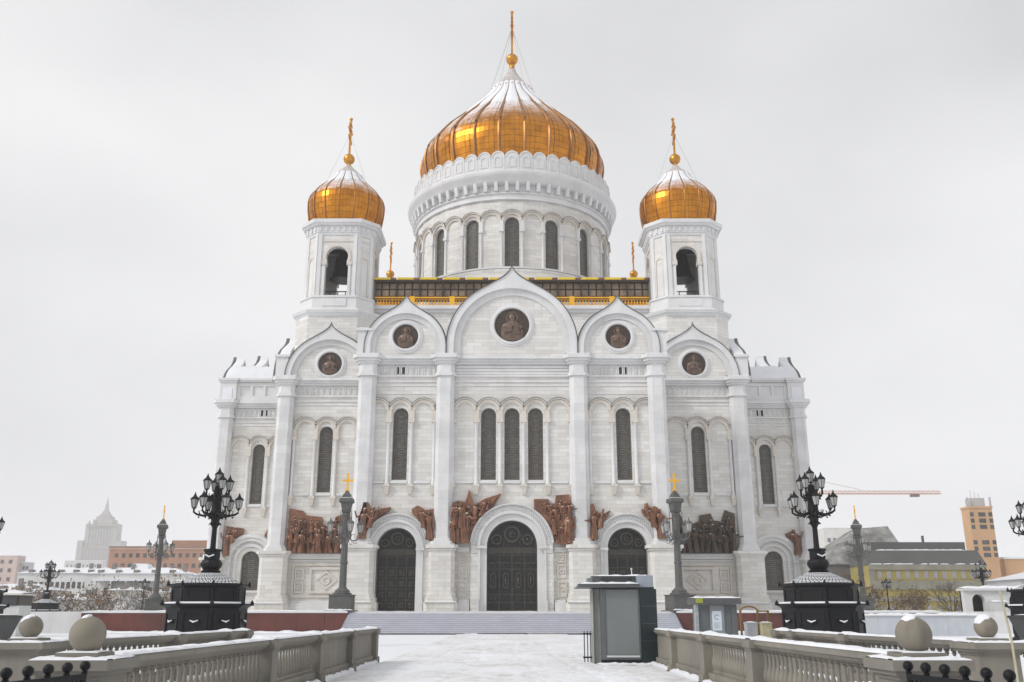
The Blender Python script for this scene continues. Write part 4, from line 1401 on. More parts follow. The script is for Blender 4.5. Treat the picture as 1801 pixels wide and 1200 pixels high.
    MB().ball((cx, cy, 62.35), 0.78, 18, 12).build('orb', GILT, d, True)
    cross(cx, cy, 63.0, 68.6, 0.13, d)
    if front:
        for q in (-1, 1):
            MB().tube([(cx, cy, 66.4), (cx + q * 2.6, cy - 1.2, 58.6)], 0.02, 4).build('guy_wire', WIRE, d)
        b = MB()
        prof_b = [(1.62, 44.2), (1.70, 44.3), (1.5, 44.75), (1.22, 45.4), (1.05, 46.3), (0.98, 47.2), (0.85, 47.8), (0.45, 48.2), (0.15, 48.3)]
        bell = MB().lathe(prof_b, 28, 0, 0).build('church_bell', BELL, None, True)
        bx = cx
        bell.location = (bx, cy, 0.15)
        WORLD[bell.name] = Matrix.Translation(bell.location)
        side = 'left' if cx < 0 else 'right'
        tag(bell, 'large dark bronze bell hanging in the %s bell tower of the cathedral' % side, 'bell', 'bells in the towers')
        MB().box(cx - 3.7, cx + 3.7, cy - 0.2, cy + 0.2, 48.3, 48.7).build('bell_beam', INTERIOR, base)
        MB().box(cx - 3.5, cx + 3.5, cy + 3.2, cy + 3.3, 45.4, 49.2).build('back_screen', BELFRY_PLASTER, base)
        MB().box(cx - 3.4, cx - 3.3, cy - 2.4, cy + 3.2, 41.3, 49.2).box(cx + 3.3, cx + 3.4, cy - 2.4, cy + 3.2, 41.3, 49.2).build('side_screen', BELFRY_PLASTER, base)
        fm = MB()
        for z in (41.25, 41.75):
            fm.box(cx - 3.6, cx + 3.6, cy - 2.9, cy - 2.8, z, z + 0.12)
        for k in range(5):
            fm.box(cx - 2 + k, cx - 1.9 + k, cy - 2.9, cy - 2.8, 40.75, 41.85)
        fm.build('railing', INTERIOR, base)
tower(-TC, CY - TC, True)
tower(TC, CY - TC, True)
tower(-TC, CY + TC, False)
tower(TC, CY + TC, False)

# --- bronze reliefs on the walls
def figure(x, y, z, h, lean=0.0, arm=0, seed=0, wide=1.0, wings=False):
    """a robed standing figure in high relief: one continuous body with folds, head and two arms"""
    r = random.Random(seed)
    u = h / 7.3
    n = 14
    rings = []
    prof = [(0.0, 1.05, 0.62), (0.6, 1.0, 0.66), (1.8, 0.92, 0.66), (3.0, 0.86, 0.64), (3.9, 0.78, 0.60), (4.7, 0.86, 0.62), (5.4, 0.98, 0.60), (5.85, 0.86, 0.5), (6.05, 0.42, 0.4), (6.2, 0.28, 0.32), (6.4, 0.40, 0.46), (6.8, 0.46, 0.54), (7.1, 0.38, 0.46), (7.3, 0.12, 0.15)]
    vs, fs = [], []
    ph = r.uniform(0, 6)
    for t, a, b in prof:
        cx = x + lean * u * t * 0.2
        for i in range(n):
            an = 2 * PI * i / n
            fold = 1 + (0.17 * math.sin(an * 5 + ph + t * 0.7) if t < 5 else 0)
            vs.append((cx + a * wide * u * fold * math.cos(an), y + 1.25 * b * u * fold * math.sin(an), z + t * u))
    for k in range(len(prof) - 1):
        for i in range(n):
            j = (i + 1) % n
            fs.append((k * n + i, k * n + j, (k + 1) * n + j, (k + 1) * n + i))
    fs.append(tuple(range(n - 1, -1, -1)))
    fs.append(tuple((len(prof) - 1) * n + i for i in range(n)))
    m = MB().add(vs, fs)
    sx = x + lean * u * 1.1
    for q in (-1, 1):
        sh = Vector((sx + q * 0.85 * u * wide, y - 0.1 * u, z + 5.45 * u))
        mode = (arm + (1 if q > 0 else 0)) % 4
        if mode == 0:
            el, ha = sh + Vector((q * 0.35 * u, -0.3 * u, -1.3 * u)), sh + Vector((-q * 0.45 * u, -0.8 * u, -1.9 * u))
        elif mode == 1:
            el, ha = sh + Vector((q * 0.9 * u, -0.5 * u, -0.3 * u)), sh + Vector((q * 1.3 * u, -0.7 * u, 1.0 * u))
        elif mode == 2:
            el, ha = sh + Vector((q * 0.8 * u, -0.6 * u, -0.8 * u)), sh + Vector((q * 1.7 * u, -0.9 * u, -0.7 * u))
        else:
            el, ha = sh + Vector((q * 0.3 * u, -0.2 * u, -1.4 * u)), sh + Vector((q * 0.4 * u, -0.5 * u, -2.6 * u))
        m.tube([sh, el, ha], [0.34 * u, 0.27 * u, 0.17 * u], 6)
        m.ball(tuple(ha), 0.2 * u, 6, 5)
    return m

def relief(name_label, outline, yf, mat, figs, extra=(), thick=0.35):
    b = MB().panel(outline, [], yf - thick, yf - 0.004).build('bronze_relief', mat, ROOT)
    if name_label:
        b['label'] = name_label
    sn = MB()
    r = random.Random(int(abs(outline[0][0]) * 31))
    for i, (x, z, h, lean, arm, w) in enumerate(figs):
        yy = yf - thick - 0.22 - 0.18 * (i % 3)
        figure(x, yy, z, h, lean, arm, i * 7 + int(abs(x) * 10), w).build('figure', mat, b, True)
        u = h / 7.3
        if r.random() < 0.75:
            q = r.choice((-1, 1))
            sn.ball((x + lean * u * 1.1 + q * 0.55 * u, yy - 0.15 * u, z + 5.75 * u), 0.5 * u, 8, 5, 0.35)
        if r.random() < 0.5:
            sn.ball((x + lean * u * 1.4, yy - 0.1 * u, z + 7.2 * u), 0.34 * u, 8, 5, 0.45)
    if sn.v:
        sn.build('snow', SNOW, b, True)['kind'] = 'stuff'
    for e in extra:
        MB().panel(e, [], yf - thick - 0.35, yf - thick - 0.02).build('wing', mat, b)
    return b

def row(x0, x1, z, n, h, seed, jit=0.25, dz=0.0):
    r = random.Random(seed)
    out = []
    for k in range(n):
        x = x0 + (x1 - x0) * (k + 0.5) / n
        out.append((x + r.uniform(-0.1, 0.1), z + dz * k, h * r.uniform(1 - jit, 1.0), r.uniform(-0.7, 0.7), r.randrange(4), r.uniform(0.85, 1.15)))
    return out
# corner bays
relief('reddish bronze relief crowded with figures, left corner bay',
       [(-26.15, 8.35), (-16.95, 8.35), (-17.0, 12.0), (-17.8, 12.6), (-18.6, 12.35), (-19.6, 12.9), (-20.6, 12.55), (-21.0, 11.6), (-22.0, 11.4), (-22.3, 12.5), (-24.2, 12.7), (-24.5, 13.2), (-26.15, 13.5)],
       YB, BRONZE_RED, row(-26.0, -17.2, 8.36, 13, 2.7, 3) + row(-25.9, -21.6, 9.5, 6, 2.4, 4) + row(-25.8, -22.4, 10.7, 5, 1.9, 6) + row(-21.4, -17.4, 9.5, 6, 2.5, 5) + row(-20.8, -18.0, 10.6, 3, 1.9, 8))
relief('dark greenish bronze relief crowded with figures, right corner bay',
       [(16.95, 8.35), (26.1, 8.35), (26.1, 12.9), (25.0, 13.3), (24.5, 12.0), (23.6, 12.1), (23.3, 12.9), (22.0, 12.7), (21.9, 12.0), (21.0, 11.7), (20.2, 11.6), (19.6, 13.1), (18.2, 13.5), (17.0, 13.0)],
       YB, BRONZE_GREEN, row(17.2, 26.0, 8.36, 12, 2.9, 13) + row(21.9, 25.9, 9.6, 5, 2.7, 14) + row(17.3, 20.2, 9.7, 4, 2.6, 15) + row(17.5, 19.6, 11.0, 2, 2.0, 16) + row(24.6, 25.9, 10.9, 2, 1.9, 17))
def arc_side(cx, zs, r, a0, a1, n=8):
    return [(cx + r * math.cos(R(a0 + (a1 - a0) * i / n)), zs + r * math.sin(R(a0 + (a1 - a0) * i / n))) for i in range(n + 1)]
# beside the main portal: left with an angel, right with a crowd before a building
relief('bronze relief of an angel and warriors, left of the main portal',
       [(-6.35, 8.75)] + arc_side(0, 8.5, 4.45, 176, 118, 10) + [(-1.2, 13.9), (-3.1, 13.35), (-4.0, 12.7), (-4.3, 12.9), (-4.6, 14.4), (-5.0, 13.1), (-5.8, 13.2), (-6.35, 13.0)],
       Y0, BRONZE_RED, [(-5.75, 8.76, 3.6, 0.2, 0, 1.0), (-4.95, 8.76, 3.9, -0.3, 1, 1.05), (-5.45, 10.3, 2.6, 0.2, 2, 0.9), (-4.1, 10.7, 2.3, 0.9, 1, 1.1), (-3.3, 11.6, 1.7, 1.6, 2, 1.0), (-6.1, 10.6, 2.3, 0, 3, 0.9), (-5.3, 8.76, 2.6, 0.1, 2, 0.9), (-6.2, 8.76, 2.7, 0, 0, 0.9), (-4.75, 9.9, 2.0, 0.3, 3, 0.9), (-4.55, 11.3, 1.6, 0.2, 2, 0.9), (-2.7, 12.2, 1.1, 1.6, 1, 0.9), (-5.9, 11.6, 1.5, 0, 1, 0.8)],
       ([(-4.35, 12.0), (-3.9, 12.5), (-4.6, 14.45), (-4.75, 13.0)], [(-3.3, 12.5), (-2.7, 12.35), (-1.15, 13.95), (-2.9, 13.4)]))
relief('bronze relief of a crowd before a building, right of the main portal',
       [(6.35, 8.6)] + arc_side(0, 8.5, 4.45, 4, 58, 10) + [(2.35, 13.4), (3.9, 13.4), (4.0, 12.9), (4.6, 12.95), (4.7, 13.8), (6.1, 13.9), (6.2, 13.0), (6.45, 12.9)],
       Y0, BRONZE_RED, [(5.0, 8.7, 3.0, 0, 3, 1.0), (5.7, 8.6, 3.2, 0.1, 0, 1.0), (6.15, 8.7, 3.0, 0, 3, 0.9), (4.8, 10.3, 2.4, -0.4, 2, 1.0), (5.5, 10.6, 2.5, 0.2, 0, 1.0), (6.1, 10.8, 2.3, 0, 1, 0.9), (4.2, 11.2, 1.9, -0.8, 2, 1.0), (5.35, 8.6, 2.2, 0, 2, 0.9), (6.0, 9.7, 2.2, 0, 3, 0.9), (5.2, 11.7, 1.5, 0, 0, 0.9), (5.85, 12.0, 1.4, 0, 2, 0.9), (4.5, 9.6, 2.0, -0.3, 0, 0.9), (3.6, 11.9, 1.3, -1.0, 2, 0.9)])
# beside the side portals
for s, tx in ((-1, 'left'), (1, 'right')):
    f = s
    P = lambda *pts: [(f * (12.2 + a), z) for a, z in pts]
    ol = P((3.5, 9.1), (3.2, 9.6), (2.95, 10.4), (2.4, 11.05), (1.9, 11.5), (0.9, 12.15), (0.7, 12.5), (2.0, 12.3), (2.7, 11.9), (2.9, 12.7), (3.1, 13.0), (3.6, 13.0), (3.75, 12.3), (4.1, 11.2), (3.9, 10.2)) if s < 0 else P((3.6, 9.1), (3.2, 9.6), (2.95, 10.4), (2.3, 11.3), (1.7, 11.9), (1.6, 12.3), (1.9, 12.2), (2.0, 12.9), (2.25, 12.9), (2.4, 12.3), (2.9, 12.6), (3.4, 12.4), (3.9, 11.2), (3.8, 9.6))
    relief('bronze relief figures on the outer shoulder of the %s portal' % tx, ol, Y0, BRONZE_RED,
           [(f * 15.75, 9.15, 3.2, -f * 0.3, 1, 1.0), (f * 15.0, 10.3, 2.2, -f * 1.0, 2, 1.0), (f * 14.4, 11.2, 1.3, -f * 1.4, 2, 1.0)], (), 0.95)
    ol = P((-3.55, 9.1), (-3.2, 9.6), (-2.95, 10.4), (-2.3, 11.2), (-1.6, 11.8), (-1.5, 12.3), (-2.1, 12.7), (-2.6, 12.5), (-3.0, 12.2), (-3.9, 12.35), (-4.05, 10.2)) if s < 0 else P((-3.55, 9.1), (-3.2, 9.6), (-2.95, 10.4), (-2.2, 11.3), (-1.7, 12.2), (-2.5, 11.8), (-3.2, 12.0), (-3.5, 12.9), (-3.8, 12.8), (-4.0, 11.0), (-4.05, 9.8))
    relief('bronze relief figure on the inner shoulder of the %s portal' % tx, ol, Y0, BRONZE_RED,
           [(f * 8.65, 9.1, 3.0, f * 0.3, 2, 1.0), (f * 9.3, 10.3, 2.0, f * 1.0, 1, 1.0)], (), 0.55)
relief('bronze relief wing and figure over the low window, left arm', [(-37.3, 8.7)] + arc_side(-CXA, 8.25, 3.5, 172, 108, 8) + [(-35.0, 12.3), (-37.3, 12.6)], YA, BRONZE_RED, [(-37.0, 8.8, 3.2, 0.4, 1, 0.9), (-36.3, 10.4, 2.0, 0.9, 2, 0.9)])
relief(None, [(-30.7, 10.0)] + arc_side(-CXA, 8.25, 3.5, 30, 62, 6) + [(-31.7, 12.5), (-29.9, 12.7), (-29.8, 11.0)], YA, BRONZE_RED, [(-30.3, 10.3, 2.1, -0.3, 0, 0.9)])
relief('bronze relief of a single figure over the low window, right arm', [(36.7, 9.0), (37.6, 8.7), (37.7, 10.6), (37.2, 11.6), (36.5, 12.0), (35.6, 11.6), (36.1, 10.6)], YA, BRONZE_RED, [(37.0, 8.9, 3.3, -0.6, 0, 1.0)])
# ------------------------------------------------------------------ red granite retaining walls beside the steps
def red_wall(s, label):
    w = thing('granite_wall', label, 'wall', (14.3 * s, 83.9, 0))
    cop = MB().box(*sorted((14.25 * s, 37.2 * s)), 83.35, 84.19, TZ - 0.12, TZ + 0.02).build('coping', MARBLE_GREY, w)
    x = 14.3
    k = 0
    while x < 37:
        wd = 2.35 if k else 1.9
        off = 0.10 if (k // 3) % 2 == 0 else 0.0
        MB().box(*sorted((x * s, (x + wd - 0.02) * s)), 83.5 - off, 84.18, -0.02, TZ - 0.125).build('panel', RED_GRANITE, w)
        x += wd
        k += 1
    snow_strip(*sorted((14.3 * s, 37.1 * s)), 83.4, 84.1, TZ + 0.022, 0.10, 60 + s, 0.5).build('snow', SNOW, w)['kind'] = 'stuff'
    snow_strip(*sorted((13.9 * s, 37.1 * s)), 82.2, 83.38, 0.0, 0.28, 64 + s, 0.5).build('snow', SNOW, w)['kind'] = 'stuff'
    return w
red_wall(-1, 'polished red granite retaining wall left of the cathedral steps')
red_wall(1, 'polished red granite retaining wall right of the cathedral steps')
w = thing('granite_wall', 'short low red granite wall farther out left of the steps', 'wall', (-38, 85, 0))
for k in range(3):
    MB().box(-46.2 + 2.75 * k, -43.47 + 2.75 * k, 90.0, 91.0, -0.02, 1.42).build('panel', RED_GRANITE, w)
snow_strip(-46.2, -37.9, 90.0, 91.0, 1.422, 0.12, 71, 0.5).build('snow', SNOW, w)['kind'] = 'stuff'

# ------------------------------------------------------------------ lamps
def lantern_parts(root, x, y, z, s, arm_from=None, metal=BLACK_PAINT, glass=LANTERN_GLASS):
    """a six-sided lantern: glass body, metal cap with finial, bars; z is its foot"""
    cap = MB()
    cap.lathe([(0.05 * s, z - 0.10 * s), (0.10 * s, z - 0.02 * s), (0.15 * s, z), (0.15 * s, z + 0.04 * s)], 6, x, y)
    cap.lathe([(0.31 * s, z + 0.56 * s), (0.31 * s, z + 0.61 * s), (0.22 * s, z + 0.70 * s), (0.10 * s, z + 0.80 * s), (0.10 * s, z + 0.86 * s), (0.045 * s, z + 0.92 * s), (0.05 * s, z + 0.97 * s), (0.01 * s, z + 1.06 * s)], 6, x, y)
    for k in range(6):
        a = PI / 3 * k
        cap.tube([(x + 0.155 * s * math.cos(a), y + 0.155 * s * math.sin(a), z + 0.03 * s), (x + 0.275 * s * math.cos(a), y + 0.275 * s * math.sin(a), z + 0.57 * s)], 0.014 * s, 4)
    c = cap.build('lantern', metal, root)
    MB().lathe([(0.14 * s, z + 0.04 * s), (0.262 * s, z + 0.56 * s)], 6, x, y).build('glass', glass, c)
    return c

def octa(m, prof, cx=0.0, cy=0.0):
    m.lathe([(r / math.cos(PI / 8), z) for r, z in prof], 8, cx, cy, PI / 8)

def big_lamp(paint=BLACK_PAINT):
    root = thing('street_lamp', 'x', 'street lamp')
    m = MB()
    octa(m, [(1.95, 0), (1.95, 0.18), (1.80, 0.28), (1.80, 1.86), (1.86, 1.92), (1.98, 2.0), (1.98, 2.08), (1.75, 2.14)])
    low = m.build('lower_tier', paint, root)
    m = MB()
    octa(m, [(1.66, 2.10), (1.66, 2.86), (1.74, 2.90), (1.80, 2.96), (1.80, 3.02), (1.6, 3.04)])
    up = m.build('upper_tier', paint, root)
    for k in range(8):
        a = PI / 4 * k - PI / 2
        M = Matrix.Rotation(a + PI / 2, 4, 'Z')
        p = MB()
        p.panel(rect(-0.62, 0.62, 0.42, 1.72), [rect(-0.52, 0.52, 0.52, 1.62)], -1.85, -1.795, M)
        p.build('panel', paint, low)
        q = MB()                                 # little bracket handle with snow on it
        q.tube([M @ Vector(v) for v in ((-0.26, -1.82, 1.36), (-0.16, -1.9, 1.22), (0, -1.93, 1.18), (0.16, -1.9, 1.22), (0.26, -1.82, 1.36))], [0.02, 0.045, 0.06, 0.045, 0.02], 6)
        h = q.build('swag', paint, low, True)
        q = MB()
        q.tube([M @ Vector(v) for v in ((-0.2, -1.9, 1.31), (0, -1.96, 1.235), (0.2, -1.9, 1.31))], [0.02, 0.045, 0.02], 6)
        q.build('snow', SNOW, low, True)['kind'] = 'stuff'
        p = MB()
        p.panel(rect(-0.56, 0.56, 2.2, 2.8), [rect(-0.47, 0.47, 2.28, 2.72)], -1.70, -1.655, M)
        p.build('panel', paint, up)
        c = MB()
        aa = a + PI / 8
        for rr, zz, w in ((1.99, 2.1, 0.10), (1.8, 3.02, 0.08)):
            rr /= math.cos(PI / 8)
            c.lathe([(w, zz - 0.1), (w, zz + 0.03), (w * 0.6, zz + 0.1), (0.01, zz + 0.17)], 6, rr * math.cos(aa), rr * math.sin(aa))
        c.build('corner_knob', paint, up)
    m = MB()                                     # ledge snow
    octa(m, [(1.93, 2.085), (1.90, 2.15), (1.69, 2.18)])
    m.build('snow', SNOW, low)['kind'] = 'stuff'
    m = MB()                                     # scaled hip roof, dusted white
    octa(m, [(1.62, 3.02), (1.2, 3.22), (0.8, 3.42), (0.5, 3.54), (0.46, 3.6)])
    roof = m.build('hip_roof', paint, root)
    sc = MB()
    rr = random.Random(2)
    for j in range(7):
        t0, t1 = j / 7, (j + 0.6) / 7
        for i in range(48):
            a0, a1 = 2 * PI * (i + 0.12 + 0.5 * (j % 2)) / 48, 2 * PI * (i + 0.88 + 0.5 * (j % 2)) / 48
            r0, r1 = 1.60 - 1.08 * t0, 1.60 - 1.08 * t1
            z0, z1 = 3.045 + 0.52 * t0, 3.045 + 0.52 * t1
            vs = []
            for r_, z_, a_ in ((r0, z0, a0), (r0, z0, a1), (r1, z1, a1), (r1, z1, a0)):
                f = 1.0 / math.cos(((a_ + PI / 8) % (PI / 4)) - PI / 8)
                f = 0.5 * (f + 1)
                vs.append((r_ * f * math.cos(a_), r_ * f * math.sin(a_), z_ + 0.03))
            sc.add(vs, [(0, 1, 2, 3)])
    sc.build('snow', SNOW, roof)['kind'] = 'stuff'
    m = MB()
    m.lathe([(0.46, 3.58), (0.5, 3.66), (0.40, 3.74), (0.52, 3.9), (0.55, 4.05), (0.46, 4.2), (0.36, 4.26)], 12)
    m.lathe([(0.40, 4.26), (0.40, 4.62), (0.46, 4.66), (0.46, 4.74), (0.2, 4.78)], 8)
    m.build('urn', paint, root)
    m = MB()
    m.tube([(-0.22, -0.42, 4.46), (0, -0.47, 4.36), (0.22, -0.42, 4.46)], 0.035, 5)
    m.build('snow', SNOW, root)['kind'] = 'stuff'
    m = MB()
    m.lathe([(0.16, 4.74), (0.14, 4.9), (0.125, 5.8), (0.17, 5.9), (0.17, 5.98), (0.21, 6.1), (0.24, 6.4), (0.30, 6.55), (0.26, 6.7), (0.24, 7.2), (0.3, 7.3), (0.22, 7.45), (0.17, 7.9), (0.08, 8.0)], 12)
    pole = m.build('pole', paint, root, True)
    lv = MB()                                    # leaf ornaments on the swelling
    for k in range(8):
        a = PI / 4 * k
        for z, r_ in ((5.95, 0.24), (6.25, 0.3), (7.35, 0.34)):
            lv.tube([(0.17 * math.cos(a), 0.17 * math.sin(a), z), (r_ * math.cos(a), r_ * math.sin(a), z + 0.1), ((r_ + 0.09) * math.cos(a), (r_ + 0.09) * math.sin(a), z + 0.02)], [0.05, 0.05, 0.015], 5)
    lv.build('leaf_ornament', paint, pole)['kind'] = 'stuff'
    for tier, n, rad, z0, z1, ph in ((0, 6, 1.10, 6.55, 6.72, 0.18), (1, 4, 0.58, 7.42, 7.66, 0.6)):
        for k in range(n):
            a = ph + 2 * PI * k / n
            ca, sa = math.cos(a), math.sin(a)
            arm = MB()
            pts = [(0.2, z0), (0.45 * rad + 0.1, z0 - 0.13), (rad * 0.85, z0 - 0.06), (rad, z0 + 0.05), (rad, z1)]
            arm.tube([(r_ * ca, r_ * sa, z) for r_, z in pts], [0.085, 0.07, 0.06, 0.055, 0.05], 6)
            for t in (0.4, 0.7):
                arm.tube([(rad * t * ca, rad * t * sa, z0 - 0.08), (rad * (t + 0.08) * ca, rad * (t + 0.08) * sa, z0 + 0.1), (rad * (t - 0.02) * ca, rad * (t - 0.02) * sa, z0 + 0.14)], [0.035, 0.03, 0.015], 5)
                arm.ball((rad * (t + 0.06) * ca, rad * (t + 0.06) * sa, z0 - 0.2), 0.05, 6, 4)
            arm.build('arm', paint, root)
            lantern_parts(root, rad * ca, rad * sa, z1 + 0.08, 0.78, metal=paint)
    lantern_parts(root, 0, 0, 8.08, 0.80, metal=paint)
    return root
L0 = big_lamp()
L0.location = (-15.2, 48, 0)
L0['label'] = 'tall black lamp cluster on an octagonal pedestal left of the path'
L0['group'] = 'black lamps on octagonal pedestals'
copy_tree(L0, (15.35, 47.6, 0), R(11), 'tall black lamp cluster on an octagonal pedestal right of the path')
copy_tree(L0, (-33.9, 60, 0), R(4), 'black lamp cluster cut off by the left edge of the picture')
copy_tree(L0, (32.7, 59, 0), R(9), 'black lamp cluster cut off by the right edge of the picture')
copy_tree(L0, (-64.6, 133, 0), R(20), 'distant black lamp on a snowy pedestal, far left before the town', 1.0)
copy_tree(L0, (65.6, 133, 0), R(33), 'distant black lamp in front of the orange tower on the right', 1.0)

def small_lamp():
    root = thing('park_lamp', 'x', 'street lamp', group='slim lamps beyond the terrace')
    MB().lathe([(0.55, 0), (0.55, 0.35), (0.3, 0.45), (0.16, 0.7), (0.10, 0.9), (0.08, 3.9), (0.13, 4.0), (0.06, 4.2)], 10).build('pole', BLACK_PAINT, root, True)
    for k in range(4):
        a = 0.5 + PI / 2 * k
        MB().tube([(0.05 * math.cos(a), 0.05 * math.sin(a), 3.8), (0.45 * math.cos(a), 0.45 * math.sin(a), 3.7), (0.6 * math.cos(a), 0.6 * math.sin(a), 3.95)], 0.045, 5).build('arm', BLACK_PAINT, root)
        lantern_parts(root, 0.6 * math.cos(a), 0.6 * math.sin(a), 4.0, 0.95)
    lantern_parts(root, 0, 0, 4.3, 1.0)
    snow_strip(-0.4, 0.4, -0.4, 0.4, 0.36, 0.12, 4, 0.2).build('snow', SNOW, root)['kind'] = 'stuff'
    return root
S0 = small_lamp()
S0.location = (-58.5, 152, TZ)
S0['label'] = 'slim black lamp between the bare bushes and the grey lamp column, left'
copy_tree(S0, (59.6, 152, TZ), R(20), 'slim black lamp in front of the yellow building on the right')

def column_lamp():
    """grey granite column with lanterns on arms, a capital and a golden cross"""
    G = GRANITE_GREY
    root = thing('column_lamp', 'x', 'lamp column')
    MB().box(-1.25, 1.25, -1.25, 1.25, 0, 0.12).box(-0.98, 0.98, -0.98, 0.98, 0.12, 1.36).box(-1.06, 1.06, -1.06, 1.06, 1.36, 1.44).build('pedestal', G, root)
    snow_strip(-1.2, 1.2, -1.2, -0.99, 0.122, 0.12, 6, 0.2).build('snow', SNOW, root)['kind'] = 'stuff'
    m = MB()
    octa(m, [(0.78, 1.44), (0.78, 1.58), (0.62, 1.64), (0.62, 1.78), (0.42, 1.95), (0.31, 2.1), (0.29, 4.1), (0.34, 4.12), (0.34, 4.28), (0.29, 4.3), (0.27, 6.3), (0.38, 6.36), (0.40, 6.5), (0.34, 6.7), (0.28, 6.8), (0.27, 8.3), (0.34, 8.36), (0.34, 8.56), (0.26, 8.6)])
    m.build('shaft', G, root)
    m = MB()
    m.frustum(0, 0, 8.62, 8.8, 0.30, 0.30, 0.42, 0.42)
    m.frustum(0, 0, 8.8, 9.5, 0.36, 0.36, 0.46, 0.46)
    m.frustum(0, 0, 9.5, 9.62, 0.56, 0.56, 0.62, 0.62)
    m.frustum(0, 0, 9.62, 9.9, 0.62, 0.62, 0.56, 0.56)
    m.frustum(0, 0, 9.9, 10.08, 0.44, 0.44, 0.38, 0.38)
    m.frustum(0, 0, 10.08, 10.3, 0.34, 0.34, 0.3, 0.3)
    m.frustum(0, 0, 10.3, 10.45, 0.22, 0.22, 0.2, 0.2)
    m.frustum(0, 0, 10.45, 10.62, 0.16, 0.16, 0.10, 0.10)
    m.build('capital', G, root)
    MB().box(-0.5, 0.5, -0.5, 0.5, 9.902, 9.95).build('snow', SNOW, root)['kind'] = 'stuff'
    for q in ((-1, -1), (1, -1), (1, 1), (-1, 1)):
        MB().tube([(q[0] * 0.42, q[1] * 0.42, 6.6), (q[0] * 0.42, q[1] * 0.42, 8.7)], 0.03, 5).build('rod', G, root)
    c = MB()
    c.box(-0.085, 0.085, -0.06, 0.06, 10.6, 12.12)
    c.box(-0.40, 0.40, -0.055, 0.055, 11.46, 11.62)
    for x, z in ((-0.40, 11.54), (0.40, 11.54), (0, 12.08)):
        c.box(x - 0.105, x + 0.105, -0.065, 0.065, z - 0.105, z + 0.105)
    c.frustum(0, 0, 10.55, 10.75, 0.22, 0.1, 0.12, 0.07)
    c.build('cross', GILT_BRIGHT, root)
    for k in range(4):
        a = R(28) + PI / 2 * k
        ca, sa = math.cos(a), math.sin(a)
        arm = MB()
        arm.tube([(r_ * ca, r_ * sa, z) for r_, z in ((0.3, 6.5), (0.65, 6.15), (1.05, 6.2), (1.36, 6.4), (1.4, 6.75))], [0.08, 0.06, 0.05, 0.05, 0.045], 6)
        for sc_ in ((0.5, 6.3, 0.62, 6.7, 0.88, 6.74, 0.92, 6.5, 0.8, 6.42), (0.75, 6.15, 0.88, 5.92, 1.1, 5.95, 1.1, 6.12, 1.0, 6.16), (1.0, 6.25, 1.12, 6.55, 1.28, 6.5, 1.24, 6.35, 1.14, 6.36), (0.32, 6.1, 0.5, 5.8, 0.68, 5.85, 0.66, 6.02, 0.56, 6.0)):
            arm.tube([(sc_[2 * q_] * ca, sc_[2 * q_] * sa, sc_[2 * q_ + 1]) for q_ in range(5)], [0.035, 0.035, 0.03, 0.025, 0.02], 5)
        arm.build('arm', LEAD, root)
        ln = MB()
        x, y = 1.4 * ca, 1.4 * sa
        ln.lathe([(0.06, 6.7), (0.17, 6.82), (0.19, 6.9)], 6, x, y)
        ln.lathe([(0.33, 7.55), (0.35, 7.62), (0.25, 7.76), (0.12, 7.82), (0.06, 8.0), (0.02, 8.14)], 6, x, y)
        for q_ in range(6):
            aa = PI / 3 * q_
            ln.tube([(x + 0.19 * math.cos(aa), y + 0.19 * math.sin(aa), 6.9), (x + 0.30 * math.cos(aa), y + 0.30 * math.sin(aa), 7.56)], 0.018, 4)
        c = ln.build('lantern', LEAD, root)
        MB().lathe([(0.18, 6.9), (0.28, 7.55)], 6, x, y).build('glass', LANTERN_GLASS, c)
    return root
C0 = column_lamp()
C0.location = (-15.05, 84.9, TZ)
C0['label'] = 'grey granite lamp column with golden cross left of the steps'
C0['group'] = 'granite lamp columns with golden crosses'
copy_tree(C0, (14.85, 84.9, TZ), R(16), 'grey granite lamp column with golden cross right of the steps')
copy_tree(C0, (-41.3, 111, TZ), R(106), 'distant granite lamp column with golden cross left of the cathedral')
copy_tree(C0, (40.7, 111, TZ), R(74), 'distant granite lamp column with golden cross right of the cathedral')

